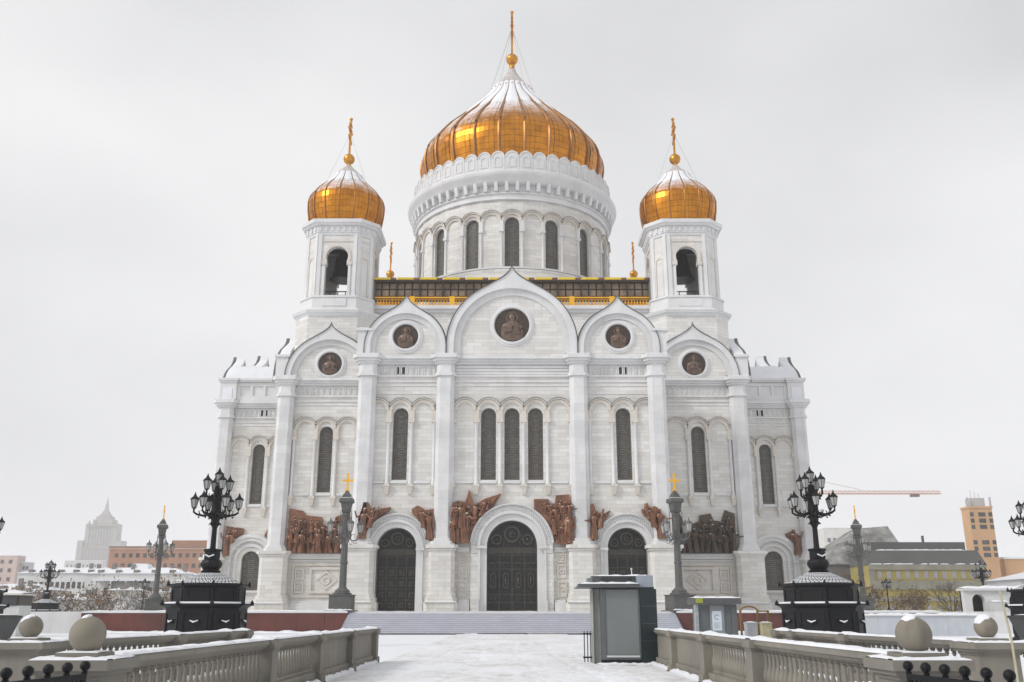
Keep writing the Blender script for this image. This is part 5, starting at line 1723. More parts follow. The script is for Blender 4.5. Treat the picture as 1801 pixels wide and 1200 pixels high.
# ------------------------------------------------------------------ balustrades
BAL_PROF = [(0.07, 0.0), (0.07, 0.045), (0.04, 0.06), (0.045, 0.09), (0.078, 0.16), (0.080, 0.20), (0.06, 0.28), (0.032, 0.37), (0.027, 0.47), (0.028, 0.52), (0.045, 0.54), (0.045, 0.555), (0.03, 0.565), (0.058, 0.585), (0.058, 0.62)]
BAL_MESH = MB().lathe([(r, z * 0.695 / 0.62) for r, z in BAL_PROF], 10).mesh('baluster', CONCRETE, True)
H_CAP = 1.13
def rail_mesh(L, name, prof):
    """prof: (half width, z) pairs from bottom to top; runs along +Y from 0 to L"""
    m = MB()
    for (w, z0, z1) in prof:
        m.box(-w, w, 0, L, z0, z1)
    return m.mesh(name, CONCRETE)
def along(mb_, rz, loc):
    return mb_
def run(root, p0, p1, kind, spacing=0.27):
    """one bay of balustrade between two posts"""
    p0, p1 = Vector((*p0, 0)), Vector((*p1, 0))
    d = p1 - p0
    L = d.length
    rz = math.atan2(d.y, d.x) - PI / 2
    O('rail', rail_mesh(L, 'rail', [(0.115, 0.955, 0.985), (0.15, 0.985, 1.03), (0.19, 1.03, 1.10), (0.17, 1.10, 1.117)]), root, tuple(p0), rz)
    O('base', rail_mesh(L, 'base', [(0.22, -0.05, 0.12), (0.15, 0.12, 0.255)]), root, tuple(p0), rz)
    if kind == 'balusters':
        n = max(1, int(round(L / spacing)))
        for k in range(n):
            q = p0 + d * ((k + 0.5) / n)
            O('baluster', BAL_MESH, root, (q.x, q.y, 0.258))
    else:
        O('panel', rail_mesh(L, 'panel', [(0.075, 0.256, 0.953)]), root, tuple(p0), rz)
    M = Matrix.Translation(p0) @ Matrix.Rotation(rz + PI / 2, 4, 'Z')
    snow_strip(0, L, -0.17, 0.17, 1.119, 0.05, int(abs(p0.y * 13 + p0.x * 7)), 0.16, M).build('snow', SNOW, root)['kind'] = 'stuff'
    for q in (-1, 1):
        s_ = snow_strip(0, L, *sorted((q * 0.155, q * 0.34)), 0.0 if q else 0, 0.15, int(abs(p0.y * 5 + p0.x * 3) + q), 0.18, M)
        s_.build('snow', SNOW, root)['kind'] = 'stuff'
def post(root, x, y, rz=0.0, w=0.24):
    m = MB()
    m.box(-w - 0.05, w + 0.05, -w - 0.05, w + 0.05, -0.05, 0.20)
    m.box(-w, w, -w, w, 0.20, 0.92)
    m.box(-w - 0.02, w + 0.02, -w - 0.02, w + 0.02, 0.92, 0.97)
    m.box(-w - 0.05, w + 0.05, -w - 0.05, w + 0.05, 0.97, 1.12)
    o = O('post', m.mesh('post', CONCRETE), root, (x, y, 0), rz)
    snow_strip(-w, w, -w, w, 1.122, 0.09, int(abs(x * 9 + y * 4)), 0.12, Matrix.Translation((x, y, 0))).build('snow', SNOW, o)['kind'] = 'stuff'
    return o
def balustrade(label, pts, kinds):
    root = thing('balustrade', label, 'balustrade', (*pts[0], 0), group='stone balustrades along the approach')
    for i, (a, b) in enumerate(zip(pts, pts[1:])):
        d = Vector((b[0] - a[0], b[1] - a[1]))
        u = d.normalized() * 0.24
        run(root, (a[0] + u.x, a[1] + u.y), (b[0] - u.x, b[1] - u.y), kinds[i])
    for p in pts[1:]:
        post(root, *p)
    return root
for s, tx in ((-1, 'left'), (1, 'right')):
    X = 4.85 * s
    balustrade('stone balustrade running beside the trodden snow path on its %s' % tx,
               [(X, 11.45), (X, 19.0), (X, 23.7), (X, 28.4), (X, 33.3)], ['balusters', 'balusters', 'panel', 'panel'])
    X2 = 8.25 * s
    balustrade('outer stone balustrade on the %s, ending near the black lamp' % tx, [(X2 + 0.35 * s, 17.9), (X2, 23.6), (X2, 27.9), (X2 - 0.0, 29.6)], ['balusters', 'balusters', 'panel'])
    balustrade('stone balustrade leaving the picture on the %s behind the outer ball pier' % tx, [(8.9 * s, 17.6), (12.5 * s, 17.6), (16.2 * s, 17.6)], ['balusters', 'balusters'])

def ball_pier(label, x, y, w, seed):
    root = thing('ball_pier', label, 'pier', (x, y, 0), group='stone piers topped by balls')
    m = MB()
    m.box(x - w - 0.06, x + w + 0.06, y - w - 0.06, y + w + 0.06, -0.05, 0.22)
    m.box(x - w, x + w, y - w, y + w, 0.22, 0.90)
    m.build('shaft', CONCRETE, root)
    m = MB()
    m.box(x - w - 0.03, x + w + 0.03, y - w - 0.03, y + w + 0.03, 0.90, 0.95)
    m.box(x - w - 0.08, x + w + 0.08, y - w - 0.08, y + w + 0.08, 0.952, 1.0)
    m.box(x - w - 0.12, x + w + 0.12, y - w - 0.12, y + w + 0.12, 1.0, 1.11)
    m.box(x - w * 0.72, x + w * 0.72, y - w * 0.72, y + w * 0.72, 1.11, 1.18)
    m.build('cap', CONCRETE, root)
    b = MB()
    nu, nv, r = 40, 24, 0.2
    rr = random.Random(seed)
    b.ball((x, y, 1.375), r, nu, nv)
    ball = b.build('ball', GRANITE_BALL, root, True)
    # snow cap lying on the crown, a little to one side
    sn = MB()
    vs, fs = [], []
    n1, n2 = 28, 7
    for j in range(n2 + 1):
        for i in range(n1):
            a = 2 * PI * i / n1
            lim = R((17, 24, 38, 42)[seed - 1]) * (1 + 0.75 * math.cos(a - R(195)) + 0.16 * math.sin(3 * a + seed) + 0.1 * math.sin(7 * a))
            t = lim * j / n2
            q = r + 0.022 * (1 - (j / n2) ** 3) - (0.004 if j == n2 else 0)
            vs.append((x + q * math.sin(t) * math.cos(a), y + q * math.sin(t) * math.sin(a), 1.375 + q * math.cos(t)))
    for j in range(n2):
        for i in range(n1):
            k = (i + 1) % n1
            fs.append((j * n1 + i, (j + 1) * n1 + i, (j + 1) * n1 + k, j * n1 + k))
    sn.add(vs, fs)
    sn.build('snow', SNOW, ball, True)['kind'] = 'stuff'
    W = w + 0.1
    for (a0, a1, b0, b1) in ((x - W, x + W, y - W, y - w * 0.74), (x - W, x + W, y + w * 0.74, y + W)):
        snow_strip(a0, a1, b0, b1, 1.112, 0.045, seed, 0.08).build('snow', SNOW, root)['kind'] = 'stuff'
    for q in (-1, 1):
        snow_strip(*sorted((x + q * W, x + q * w * 0.74)), y - w * 0.74, y + w * 0.74, 1.112, 0.04, seed + 2, 0.05).build('snow', SNOW, root)['kind'] = 'stuff'
    snow_strip(x - w * 0.7, x + w * 0.7, y - w * 0.7, y + w * 0.7, 1.182, 0.025, seed + 3, 0.06).build('snow', SNOW, root)['kind'] = 'stuff'
    return root
ball_pier('stone pier with a large ball at the near end of the left path balustrade', -4.88, 11.15, 0.33, 1)
ball_pier('stone pier with a large ball at the near end of the right path balustrade', 4.62, 11.15, 0.33, 2)
ball_pier('outer stone pier with a smaller looking ball at the left edge', -8.75, 17.6, 0.36, 3)
ball_pier('outer stone pier with a snow-capped ball at the right edge', 8.62, 17.6, 0.36, 4)

# ------------------------------------------------------------------ iron railings with ball finials in the near corners
def iron_rail(label, s):
    root = thing('iron_railing', label, 'railing', (4.7 * s, 10.7, 0), group='black iron railings in the near corners')
    p0, p1 = (Vector((-4.45, 10.2, 0)), Vector((-4.97, 6.48, 0))) if s < 0 else (Vector((4.13, 10.2, 0)), Vector((4.75, 6.48, 0)))
    n = 13
    for k in range(n):
        q = p0 + (p1 - p0) * (k / (n - 1))
        MB().tube([(q.x, q.y, 0), (q.x, q.y, 1.03)], 0.028, 6).build('post', BLACK_PAINT, root)
        b = MB()
        b.lathe([(0.03, 1.0), (0.034, 1.02), (0.022, 1.035)], 8, q.x, q.y)
        b.ball((q.x, q.y, 1.08), 0.053, 14, 9)
        b.build('ball_finial', BLACK_PAINT, root, True)
    d = (p1 - p0)
    for z, h in ((0.975, 0.03), (0.16, 0.03)):
        M = Matrix.Translation(p0) @ Matrix.Rotation(math.atan2(d.y, d.x), 4, 'Z')
        MB().box(0, d.length, -0.025, 0.025, z - h, z + h, M).build('rail', BLACK_PAINT, root)
    nb = 48
    for k in range(nb):
        q = p0 + d * ((k + 0.5) / nb)
        MB().box(q.x - 0.014, q.x + 0.014, q.y - 0.014, q.y + 0.014, 0.19, 0.945).build('bar', BLACK_PAINT, root)
    return root
iron_rail('black iron railing with ball finials in the bottom left corner', -1)
iron_rail('black iron railing with ball finials in the bottom right corner', 1)

# ------------------------------------------------------------------ grey kiosk on the path
KG = plain('kiosk_grey', (0.205, 0.225, 0.225), 0.42, 0.1, 0.12, 1.2, 0.05)
KG2 = plain('kiosk_grey_dark', (0.13, 0.14, 0.145), 0.45, 0.1, 0.2, 1.5, 0.05)
KD = plain('kiosk_dark_green', (0.010, 0.022, 0.026), 0.3, 0, 0.25, 2, 0.03)
KW = plain('kiosk_white', (0.62, 0.63, 0.63), 0.5, 0, 0.1, 2, 0.03)
K = thing('kiosk', 'grey metal booth with a dark green side column and snowy canopy on the path', 'kiosk', (3.6, 32.8, 0))
MB().box(2.95, 4.22, 31.95, 33.6, 0.16, 2.42).build('body', KG2, K)
MB().box(2.97, 4.24, 32.0, 33.6, -0.02, 0.16).build('plinth', plain('kiosk_black', (0.015, 0.017, 0.02), 0.5), K)
MB().panel(rect(2.93, 4.24, 0.17, 2.40), [rect(3.10, 4.20, 0.30, 2.38)], 31.90, 31.948).build('door_frame', KG2, K)
MB().panel(rect(3.11, 4.19, 0.31, 2.37), [], 31.925, 31.947).build('panel', KG, K)
MB().box(3.11, 4.19, 31.86, 31.91, 0.24, 0.30).build('sill', KW, K)
MB().box(2.72, 2.945, 32.2, 33.5, 0.0, 2.42).build('side_panel', plain('kiosk_pale', (0.36, 0.365, 0.34), 0.5), K)
MB().box(2.71, 2.75, 32.12, 32.2, 0.0, 2.42).build('edge_post', KG2, K)
MB().box(4.25, 4.80, 31.86, 33.5, -0.02, 2.40).build('column', KD, K)
MB().box(4.24, 4.74, 31.9, 33.4, 2.40, 2.46).build('column_joint', KD, K)
MB().box(4.22, 4.72, 31.92, 33.3, 2.46, 2.84).build('column_box', plain('kiosk_bluegrey', (0.33, 0.37, 0.42), 0.5), K)
m = MB()
m.add([(2.15, 31.7, 2.44), (4.235, 31.7, 2.44), (4.235, 33.7, 2.44), (2.15, 33.7, 2.44), (2.3, 31.65, 2.56), (4.235, 31.65, 2.56), (4.235, 33.75, 2.56), (2.3, 33.75, 2.56)],
      [(0, 3, 2, 1), (4, 5, 6, 7), (0, 1, 5, 4), (1, 2, 6, 5), (2, 3, 7, 6), (3, 0, 4, 7)])
m.build('canopy', KG2, K)
snow_strip(2.28, 4.23, 31.66, 33.7, 2.562, 0.10, 5, 0.15).build('snow', SNOW, K)['kind'] = 'stuff'
m = MB()
m.box(2.75, 4.2, 32.6, 33.4, 2.56, 2.84)
m.build('roof_box', KG2, K)
MB().panel(rect(3.05, 4.08, 2.60, 2.78), [], 32.57, 32.6).build('roof_vent', plain('kiosk_vent', (0.05, 0.05, 0.05), 0.5), K)
MB().box(2.6, 2.75, 32.55, 33.4, 2.56, 2.78).build('roof_end', KG, K)
snow_strip(2.75, 4.72, 32.5, 33.4, 2.842, 0.07, 9, 0.15).build('snow', SNOW, K)['kind'] = 'stuff'
MB().tube([(4.13, 32.8, 2.85), (4.12, 32.8, 3.06)], 0.02, 6).ball((4.12, 32.8, 3.09), 0.035, 8, 6).build('mast', KW, K)

for z in (0.75, 1.3, 1.85):
    MB().box(4.27, 4.78, 31.852, 31.862, z - 0.004, z + 0.004).build('seam', KG2, K)
snow_strip(2.75, 4.85, 31.55, 31.9, 0.03, 0.07, 15, 0.12).build('snow', SNOW, K)['kind'] = 'stuff'
# folded crowd barrier behind the kiosk, and a bin on its other side
Bq = thing('crowd_barrier', 'dark folded metal barrier leaning beside the grey booth', 'barrier', (2.55, 32.9, 0))
for x in (2.45, 2.56, 2.66):
    MB().tube([(x, 32.9, 0.05), (x, 32.9, 1.05)], 0.022, 6).build('post', KG2, Bq)
for z in (0.2, 0.95):
    MB().tube([(2.40, 32.88, z), (2.70, 32.88, z)], 0.028, 6).build('bar', BLACK_PAINT, Bq)
m = MB()
m.lathe([(0.24, 0.02), (0.27, 0.9), (0.30, 0.93), (0.30, 1.0), (0.18, 1.06)], 14, 5.03 + 0.18, 34.2)
m.build('bin_body', BLACK_PAINT)
_bin = bpy.data.objects['bin_body']
_bin.name = 'litter_bin'
tag(_bin, 'black litter bin squeezed between the booth and the balustrade end', 'bin')

# ------------------------------------------------------------------ second booth with posters, and what stands by it
T = thing('ticket_booth', 'pale booth with a dark fascia and posters before the red granite wall', 'booth', (13.2, 58, 0))
yb = 58.0
MB().box(12.25, 14.55, yb, yb + 2.0, 0.0, 2.15).build('body', KG2, T)
MB().box(11.95, 14.75, yb - 0.45, yb + 2.1, 2.18, 2.52).build('fascia', plain('fascia_dark', (0.09, 0.095, 0.10), 0.5), T)
MB().panel(rect(12.0, 12.45, 2.22, 2.50), [], yb - 0.50, yb - 0.46).build('sign', plain('sign_green', (0.33, 0.36, 0.05), 0.5), T)
snow_strip(11.95, 14.75, yb - 0.4, yb + 2.0, 2.522, 0.14, 12, 0.3).build('snow', SNOW, T)['kind'] = 'stuff'
MB().panel(rect(12.9, 13.75, 0.2, 2.1), [], yb - 0.06, yb - 0.01).build('door', plain('booth_door', (0.28, 0.30, 0.31), 0.5), T)
PAPER = plain('paper', (0.60, 0.66, 0.72), 0.7, 0, 0.05)
INK = plain('ink', (0.30, 0.36, 0.42), 0.7)
pq = MB().panel(rect(13.02, 13.58, 0.65, 1.78), [], yb - 0.10, yb - 0.065).build('poster', PAPER, T)
m = MB()
m.ring(13.3, 1.42, 0.10, 0.16, yb - 0.108, yb - 0.101, 0.6, 5.4, 14)
for k in range(6):
    m.box(13.1, 13.1 + 0.40 * (0.7 + 0.3 * ((k * 7) % 3) / 2), yb - 0.107, yb - 0.101, 0.78 + 0.06 * k, 0.80 + 0.06 * k)
m.build('print', INK, pq)
MB().box(12.02, 12.22, yb - 0.1, yb + 0.3, 0.0, 2.15).build('corner_panel', plain('booth_pale', (0.42, 0.42, 0.40), 0.55), T)
for z0, z1 in ((1.7, 2.05), (1.05, 1.5), (0.4, 0.9)):
    MB().panel(rect(12.04, 12.20, z0, z1), [], yb - 0.13, yb - 0.101).build('notice', INK, T)
MB().box(14.2, 14.5, yb - 0.05, yb - 0.005, 0.1, 2.1).build('shutter', KG2, T)

T.location.x -= 1.0
AR = thing('metal_arch', 'thin ochre metal frame arch right of the pale booth', 'arch', (12.6, 50, 0))
OC = plain('ochre_metal', (0.24, 0.145, 0.05), 0.45, 0.3, 0.2)
for x, y in ((12.05, 50.8), (12.95, 50.8), (13.28, 50.0)):
    MB().box(x - 0.05, x + 0.05, y - 0.05, y + 0.05, 0, 1.78).build('post', OC, AR)
MB().tube([(12.0, 50.8, 1.76), (12.2, 50.8, 1.93), (12.5, 50.8, 1.99), (12.8, 50.8, 1.93), (13.0, 50.8, 1.76)], 0.05, 6).build('hoop', OC, AR)
MB().tube([(12.95, 50.8, 1.74), (13.28, 50.0, 1.74)], 0.045, 6).build('rail', OC, AR)
def bin_box(name, label, x, y, w, h, col):
    t = thing(name, label, 'box', (x, y, 0))
    mm = plain(name + '_' + label.split()[0], col, 0.55)
    MB().frustum(x, y, 0.05, h, w * 0.92, 0.28, w, 0.32).build('body', mm, t)
    MB().box(x - w - 0.02, x + w + 0.02, y - 0.34, y + 0.34, h, h + 0.06).build('lid', mm, t)
    snow_strip(x - w, x + w, y - 0.3, y + 0.3, h + 0.062, 0.06, int(x * 3), 0.12).build('snow', SNOW, t)['kind'] = 'stuff'
bin_box('storage_box', 'grey storage box under the ochre metal arch', 12.35, 50.0, 0.28, 1.12, (0.36, 0.37, 0.40))
bin_box('storage_box', 'pale yellow storage box under the ochre metal arch', 13.0, 49.6, 0.26, 1.12, (0.50, 0.46, 0.27))
PB = thing('pallet_stack', 'stack of white and pale blue crates at the foot of the arch', 'crates', (14.0, 49, 0))
for k in range(3):
    for i in range(4):
        MB().box(13.45 + 0.24 * i, 13.66 + 0.24 * i, 48.6, 49.2, 0.02 + 0.27 * k, 0.27 + 0.27 * k).build('crate', plain('crate_%d' % ((i + k) % 2), ((0.62, 0.66, 0.70), (0.42, 0.50, 0.58))[(i + k) % 2], 0.6), PB)

# parapets, planters and the odd things at the edges
PW = thing('parapet_wall', 'pale blue-grey parapet wall with snow on top, right of the black lamp', 'wall', (30, 74, 0))
BLUEG = stone('parapet_plaster', (0.52, 0.545, 0.575), (0.45, 0.475, 0.51), blocks=False, stain=(0.62, 0.65, 0.7), stain_amt=0.5)
for k in range(4):
    MB().box(25.4 + 2.66 * k, 28.05 + 2.66 * k, 74, 74.5, -0.02, 1.45).build('wall_panel', BLUEG, PW)
MB().box(25.3, 36.15, 73.9, 74.6, 1.45, 1.53).build('coping', MARBLE_GREY, PW)
snow_strip(25.3, 36.1, 73.9, 74.55, 1.532, 0.16, 33, 0.3).build('snow', SNOW, PW)['kind'] = 'stuff'
def planter(label, x, y, s):
    t = thing('planter_box', label, 'planter', (x, y, 0), group='dark flared planter boxes')
    DK = plain('planter_dark', (0.05, 0.052, 0.05), 0.5, 0.1, 0.3)
    MB().frustum(x, y, 0.35, 1.50, 0.62, 0.55, 0.98, 0.8).build('body', DK, t)
    MB().box(x - 1.0, x + 1.0, y - 0.82, y + 0.82, 1.5, 1.56).build('rim', DK, t)
    MB().box(x - 0.4, x + 0.4, y - 0.35, y + 0.35, 0, 0.35).build('foot', DK, t)
    e = MB()
    e.tube([(x - s * 0.05 - 0.28 * s, y - 0.60, 0.5), (x - s * 0.55, y - 0.80, 1.38)], 0.025, 5)
    e.build('strap', KW, t)
    snow_strip(x - 0.95, x + 0.95, y - 0.78, y + 0.78, 1.562, 0.07, int(x + 60), 0.2).build('snow', SNOW, t)['kind'] = 'stuff'
planter('dark flared planter box at the left edge behind the ball pier', -13.75, 24.3, -1)
planter('dark flared planter box at the right edge behind the ball pier', 13.9, 24.3, 1)
tag(MB().tube([(8.45, 16.4, 0.0), (8.44, 16.4, 1.16), (8.36, 16.4, 1.98)], [0.022, 0.02, 0.016], 6).build('stake', plain('pale_wood', (0.52, 0.48, 0.33), 0.7)), 'thin pale stake leaning by the snow-capped ball on the right', 'stake')
# ------------------------------------------------------------------ the town around
SN_ROOF = SNOW
def wallm(name, c, var=0.2):
    return plain(name, c, 0.85, 0, var, 0.15, 0.0)
WIN = GLASS_DARK
WINM = {}
def win_mesh(w, h):
    k = (round(w, 2), round(h, 2))
    if k not in WINM:
        WINM[k] = MB().panel(rect(-w / 2, w / 2, 0, h), [], 0, 0.08).mesh('window', WIN)
    return WINM[k]
def building(name, label, x0, x1, y0, depth, z0, z1, mat, rows=0, cols=0, ww=1.2, wh=1.6, roof='flat', roof_mat=None, group=None, margin=1.5, cat='building', base=1.0, trim=None):
    t = thing(name, label, cat, ((x0 + x1) / 2, y0, z0), group=group)
    MB().box(x0, x1, y0, y0 + depth, z0, z1).build('wall', mat, t)
    rm = roof_mat or SNOW
    if roof == 'flat':
        m = MB().box(x0 - 0.3, x1 + 0.3, y0 - 0.3, y0 + depth + 0.3, z1, z1 + 0.5)
        m.build('roof', rm, t)
    elif roof == 'hip':
        h = min(1.9, depth * 0.13)
        m = MB()
        m.add([(x0 - 0.5, y0 - 0.5, z1), (x1 + 0.5, y0 - 0.5, z1), (x1 + 0.5, y0 + depth + 0.5, z1), (x0 - 0.5, y0 + depth + 0.5, z1), (x0 + depth * 0.4, y0 + depth / 2, z1 + h), (x1 - depth * 0.4, y0 + depth / 2, z1 + h)],
              [(0, 1, 5, 4), (1, 2, 5), (2, 3, 4, 5), (3, 0, 4), (0, 3, 2, 1)])
        m.build('roof', rm, t)
        q = random.Random(int(abs(x0) * 7 + y0))
        for k in range(max(1, int((x1 - x0) / 6))):
            xc = q.uniform(x0 + 1.5, x1 - 1.5)
            yc = y0 + depth * q.uniform(0.3, 0.55)
            MB().box(xc - 0.45, xc + 0.45, yc - 0.4, yc + 0.4, z1 + 0.2, z1 + h + q.uniform(0.5, 1.3)).build('chimney', CHIM, t)
        for k in range(max(1, int((x1 - x0) / 4.5))):
            xc = x0 + 1.2 + (x1 - x0 - 2.4) * (k + 0.5) / max(1, int((x1 - x0) / 4.5))
            MB().box(xc - 0.55, xc + 0.55, y0 + 0.25, y0 + 2.0, z1 + 0.05, z1 + 0.95).build('dormer', CHIM, t)
    if trim:
        MB().box(x0 - 0.2, x1 + 0.2, y0 - 0.25, y0 - 0.01, z1 - 0.7, z1 - 0.1).build('cornice', trim, t)
    if rows and cols:
        wm = win_mesh(ww, wh)
        for r in range(rows):
            for c in range(cols):
                x = x0 + margin + (x1 - x0 - 2 * margin) * (c + 0.5) / cols
                z = z0 + base + (z1 - z0 - base - 0.8) * (r + 0.25) / rows
                O('window', wm, t, (x, y0 - 0.09, z))
    return t
GZ = -2.5
CHIM = wallm('chimney_far', (0.26, 0.23, 0.21), 0.4)
BRICK = wallm('brick_far', (0.42, 0.23, 0.15))
CREAM = wallm('cream_far', (0.62, 0.60, 0.55))
WHITEF = wallm('white_far', (0.70, 0.70, 0.69))
GREYF = wallm('grey_far', (0.50, 0.49, 0.475))
PINKF = wallm('pink_far', (0.55, 0.42, 0.36))
STAL = wallm('pale_stone_far', (0.36, 0.34, 0.30))

# Stepped high-rise with a spire
sx, sy = -651.0, 1500.0
t = thing('high_rise', 'hazy stepped tower block with a spire, far left behind the roofs', 'skyscraper', (sx, sy, GZ))
for (a, b, d, z0, z1, nm) in ((-34, 34, 12, GZ, 102, 'lower_block'), (-24, 24, 10, 102, 137, 'middle_block'), (-11.5, 11.5, 8, 137, 151, 'upper_block'), (-8, 8, 6, 151, 154, 'upper_block')):
    MB().box(sx + a, sx + b, sy - d, sy + d, z0, z1).build(nm, STAL, t)
for q in (-1, 1):
    MB().box(sx + q * 30 - 4.5, sx + q * 30 + 4.5, sy - 13, sy + 10, GZ, 113).build('corner_turret', STAL, t)
    MB().box(sx + q * 22 - 3.0, sx + q * 22 + 3.0, sy - 11, sy + 8, 102, 139).frustum(sx + q * 22, sy - 7, 139, 145, 1.6, 1.6, 0.3, 0.3).build('corner_turret', STAL, t)
    MB().box(sx + q * 13.5 - 2.0, sx + q * 13.5 + 2.0, sy - 9, sy + 8, 137, 146).build('corner_turret', STAL, t)
MB().frustum(sx, sy, 154, 160, 6, 6, 3.6, 3.6).build('crown', STAL, t)
MB().frustum(sx, sy, 160, 182, 2.7, 2.7, 0.25, 0.25).build('spire', STAL, t)
STALD = wallm('stone_dark_far', (0.30, 0.285, 0.26))  # darker stone tone of the window strips
for k in range(13):
    x = sx - 30 + 5 * k
    MB().box(x - 0.9, x + 0.9, sy - 12.6, sy - 12.0, GZ + 4, 98).build('window_strip', STALD, t)
for k in range(9):
    x = sx - 18 + 4.5 * k
    MB().box(x - 0.8, x + 0.8, sy - 10.6, sy - 10.0, 105, 133).build('window_strip', STALD, t)
for z in (100.5, 135.5):
    MB().box(sx - (34.5 if z < 110 else 24.5), sx + (34.5 if z < 110 else 24.5), sy - 13.5, sy - 10, z, z + 1.6).build('ledge', STAL, t)
building('office_wing', 'low hazy grey wing left of the spired tower block', -660, -604, 1400, 12, GZ, 77, GREYF, 6, 9, 3, 5)
building('apartment_block', 'hazy pink apartment block at the left edge', -380, -313, 600, 10, GZ, 37, PINKF, 7, 12, 2.2, 2.4)
building('apartment_block', 'narrow hazy grey apartment block right of the pink one', -312.8, -307, 605, 5, GZ, 33, GREYF, 7, 2, 1.6, 2.2, margin=0.8)
for i, (x0, x1, y, h) in enumerate(((-560, -500, 1100, 34), (-498, -455, 1180, 27), (-620, -565, 1250, 30), (-452, -400, 1000, 20), (-820, -740, 1400, 48), (-395, -330, 950, 22))):
    building('distant_block', ('long hazy block low on the horizon left of the spired tower', 'hazy low block under the spired tower', 'faint grey block far left on the horizon', 'low pale block before the spired tower', 'faint wide block at the far left horizon', 'low pale block right of the spired tower')[i],
             x0, x1, y, 40, GZ, h, (GREYF, CREAM, GREYF, CREAM, GREYF, PINKF)[i], 3, 6, 3, 3, group='hazy blocks on the left horizon')
b = building('brick_building', 'terracotta brick building behind the lamp columns on the left', -149, -112, 350, 30, GZ, 25.2, BRICK, 7, 13, 1.25, 1.5, 'flat', wallm('brick_roof', (0.30, 0.19, 0.15)), trim=wallm('brick_trim', (0.50, 0.33, 0.24)))
MB().box(-128, -112, 355, 372, 25.2, 28.2).build('penthouse', BRICK, b)
building('white_house', 'long white house with a row of small windows and snowy roof, left', -136, -109, 262, 16, GZ, 12.4, WHITEF, 3, 16, 0.9, 1.7, 'hip')
building('white_house', 'low cream house with snowy roof behind the bare bushes, left', -130, -112, 230, 12, GZ, 7.2, CREAM, 1, 7, 1.2, 1.5, 'hip')
p = building('villa', 'white villa with dark glazed bays and a snowy crowned roof, left', -112, -86, 250, 14, GZ, 11.8, WHITEF, 2, 8, 1.1, 1.9, 'hip')
MB().box(-104.5, -95.5, 247.6, 249.9, 4.0, 9.8).build('bay', wallm('bay_green', (0.24, 0.25, 0.23)), p)
MB().box(-108.5, -91.5, 246.9, 249.95, 9.8, 10.3).build('canopy', SNOW, p)
MB().frustum(-100, 257, 12.8, 14.6, 2.8, 2.4, 1.8, 1.5).build('roof_lantern', SNOW, p)
for k in range(5):
    MB().box(-108 + 3.9 * k, -107.6 + 3.9 * k, 247.0, 247.4, GZ, 9.8).build('post', WHITEF, p)
building('white_house', 'white house with snowy roof right of the villa, left of the cathedral', -85, -74, 240, 12, GZ, 9.6, WHITEF, 2, 4, 1.1, 1.6, 'hip')
building('shed', 'low shed with a teal roof far left', -170, -160, 235, 8, GZ, 4.2, CREAM, 1, 4, 1, 1, 'hip', wallm('teal_roof', (0.16, 0.42, 0.44)))
building('shed', 'low shed with a red roof beside the teal one', -158, -149, 235, 8, GZ, 4.0, CREAM, 1, 3, 1, 1, 'hip', wallm('red_roof', (0.42, 0.16, 0.11)))
building('shed', 'flat snowy shed below the terracotta building', -96, -80, 200, 10, GZ, 4.4, WHITEF, 1, 5, 1.2, 1.1)
building('shed', 'flat snowy shed behind the far left lamp', -112, -98, 190, 10, GZ, 3.4, WHITEF, 1, 5, 1.2, 1.1)

for k, (x0, x1, y, h, c) in enumerate(((-128, -118, 205, 5.6, CREAM), (-114.5, -108, 215, 6.4, WHITEF), (-106, -97, 222, 5.2, PINKF), (-92, -86, 218, 6.8, CREAM), (-141, -131, 215, 5.0, GREYF), (-80, -73, 210, 6.2, WHITEF))):
    building('cottage', 'small %s house with snow on its roof, %s in the row behind the thicket' % (('cream', 'white', 'pinkish', 'cream', 'grey', 'white')[k], ('second', 'third', 'fourth', 'fifth', 'first', 'sixth')[k]), x0, x1, y, 7, GZ, h, c, 2, 4, 0.9, 1.1, 'hip', group='small houses behind the left thicket', margin=0.6)
t = thing('low_pavilion', 'low white pavilion with a long dark window band at the left edge', 'pavilion', (-41, 72, 0))
MB().box(-58, -36.9, 72, 73.8, -0.02, 2.2).build('wall', stone('pavilion_white', (0.62, 0.63, 0.62), (0.56, 0.57, 0.56), blocks=False), t)
for k in range(4):
    MB().box(-57.6 + 5.2 * k, -52.7 + 5.2 * k, 71.9, 71.998, 2.22, 2.88).build('window', GLASS_DARK, t)
MB().box(-58, -36.9, 72.05, 73.8, 2.2, 2.95).build('upper_wall', wallm('pavilion_dark', (0.11, 0.105, 0.09)), t)
MB().box(-58.2, -36.7, 71.7, 74.0, 2.95, 3.08).build('roof', CREAM, t)
snow_strip(-58, -36.7, 71.8, 73.9, 3.082, 0.3, 3, 0.6).build('snow', SNOW, t)['kind'] = 'stuff'
for x in (-43.6, -42.0):
    MB().box(x - 0.25, x + 0.25, 73, 73.5, 3.1, 3.65).build('roof_vent', KG2, t)

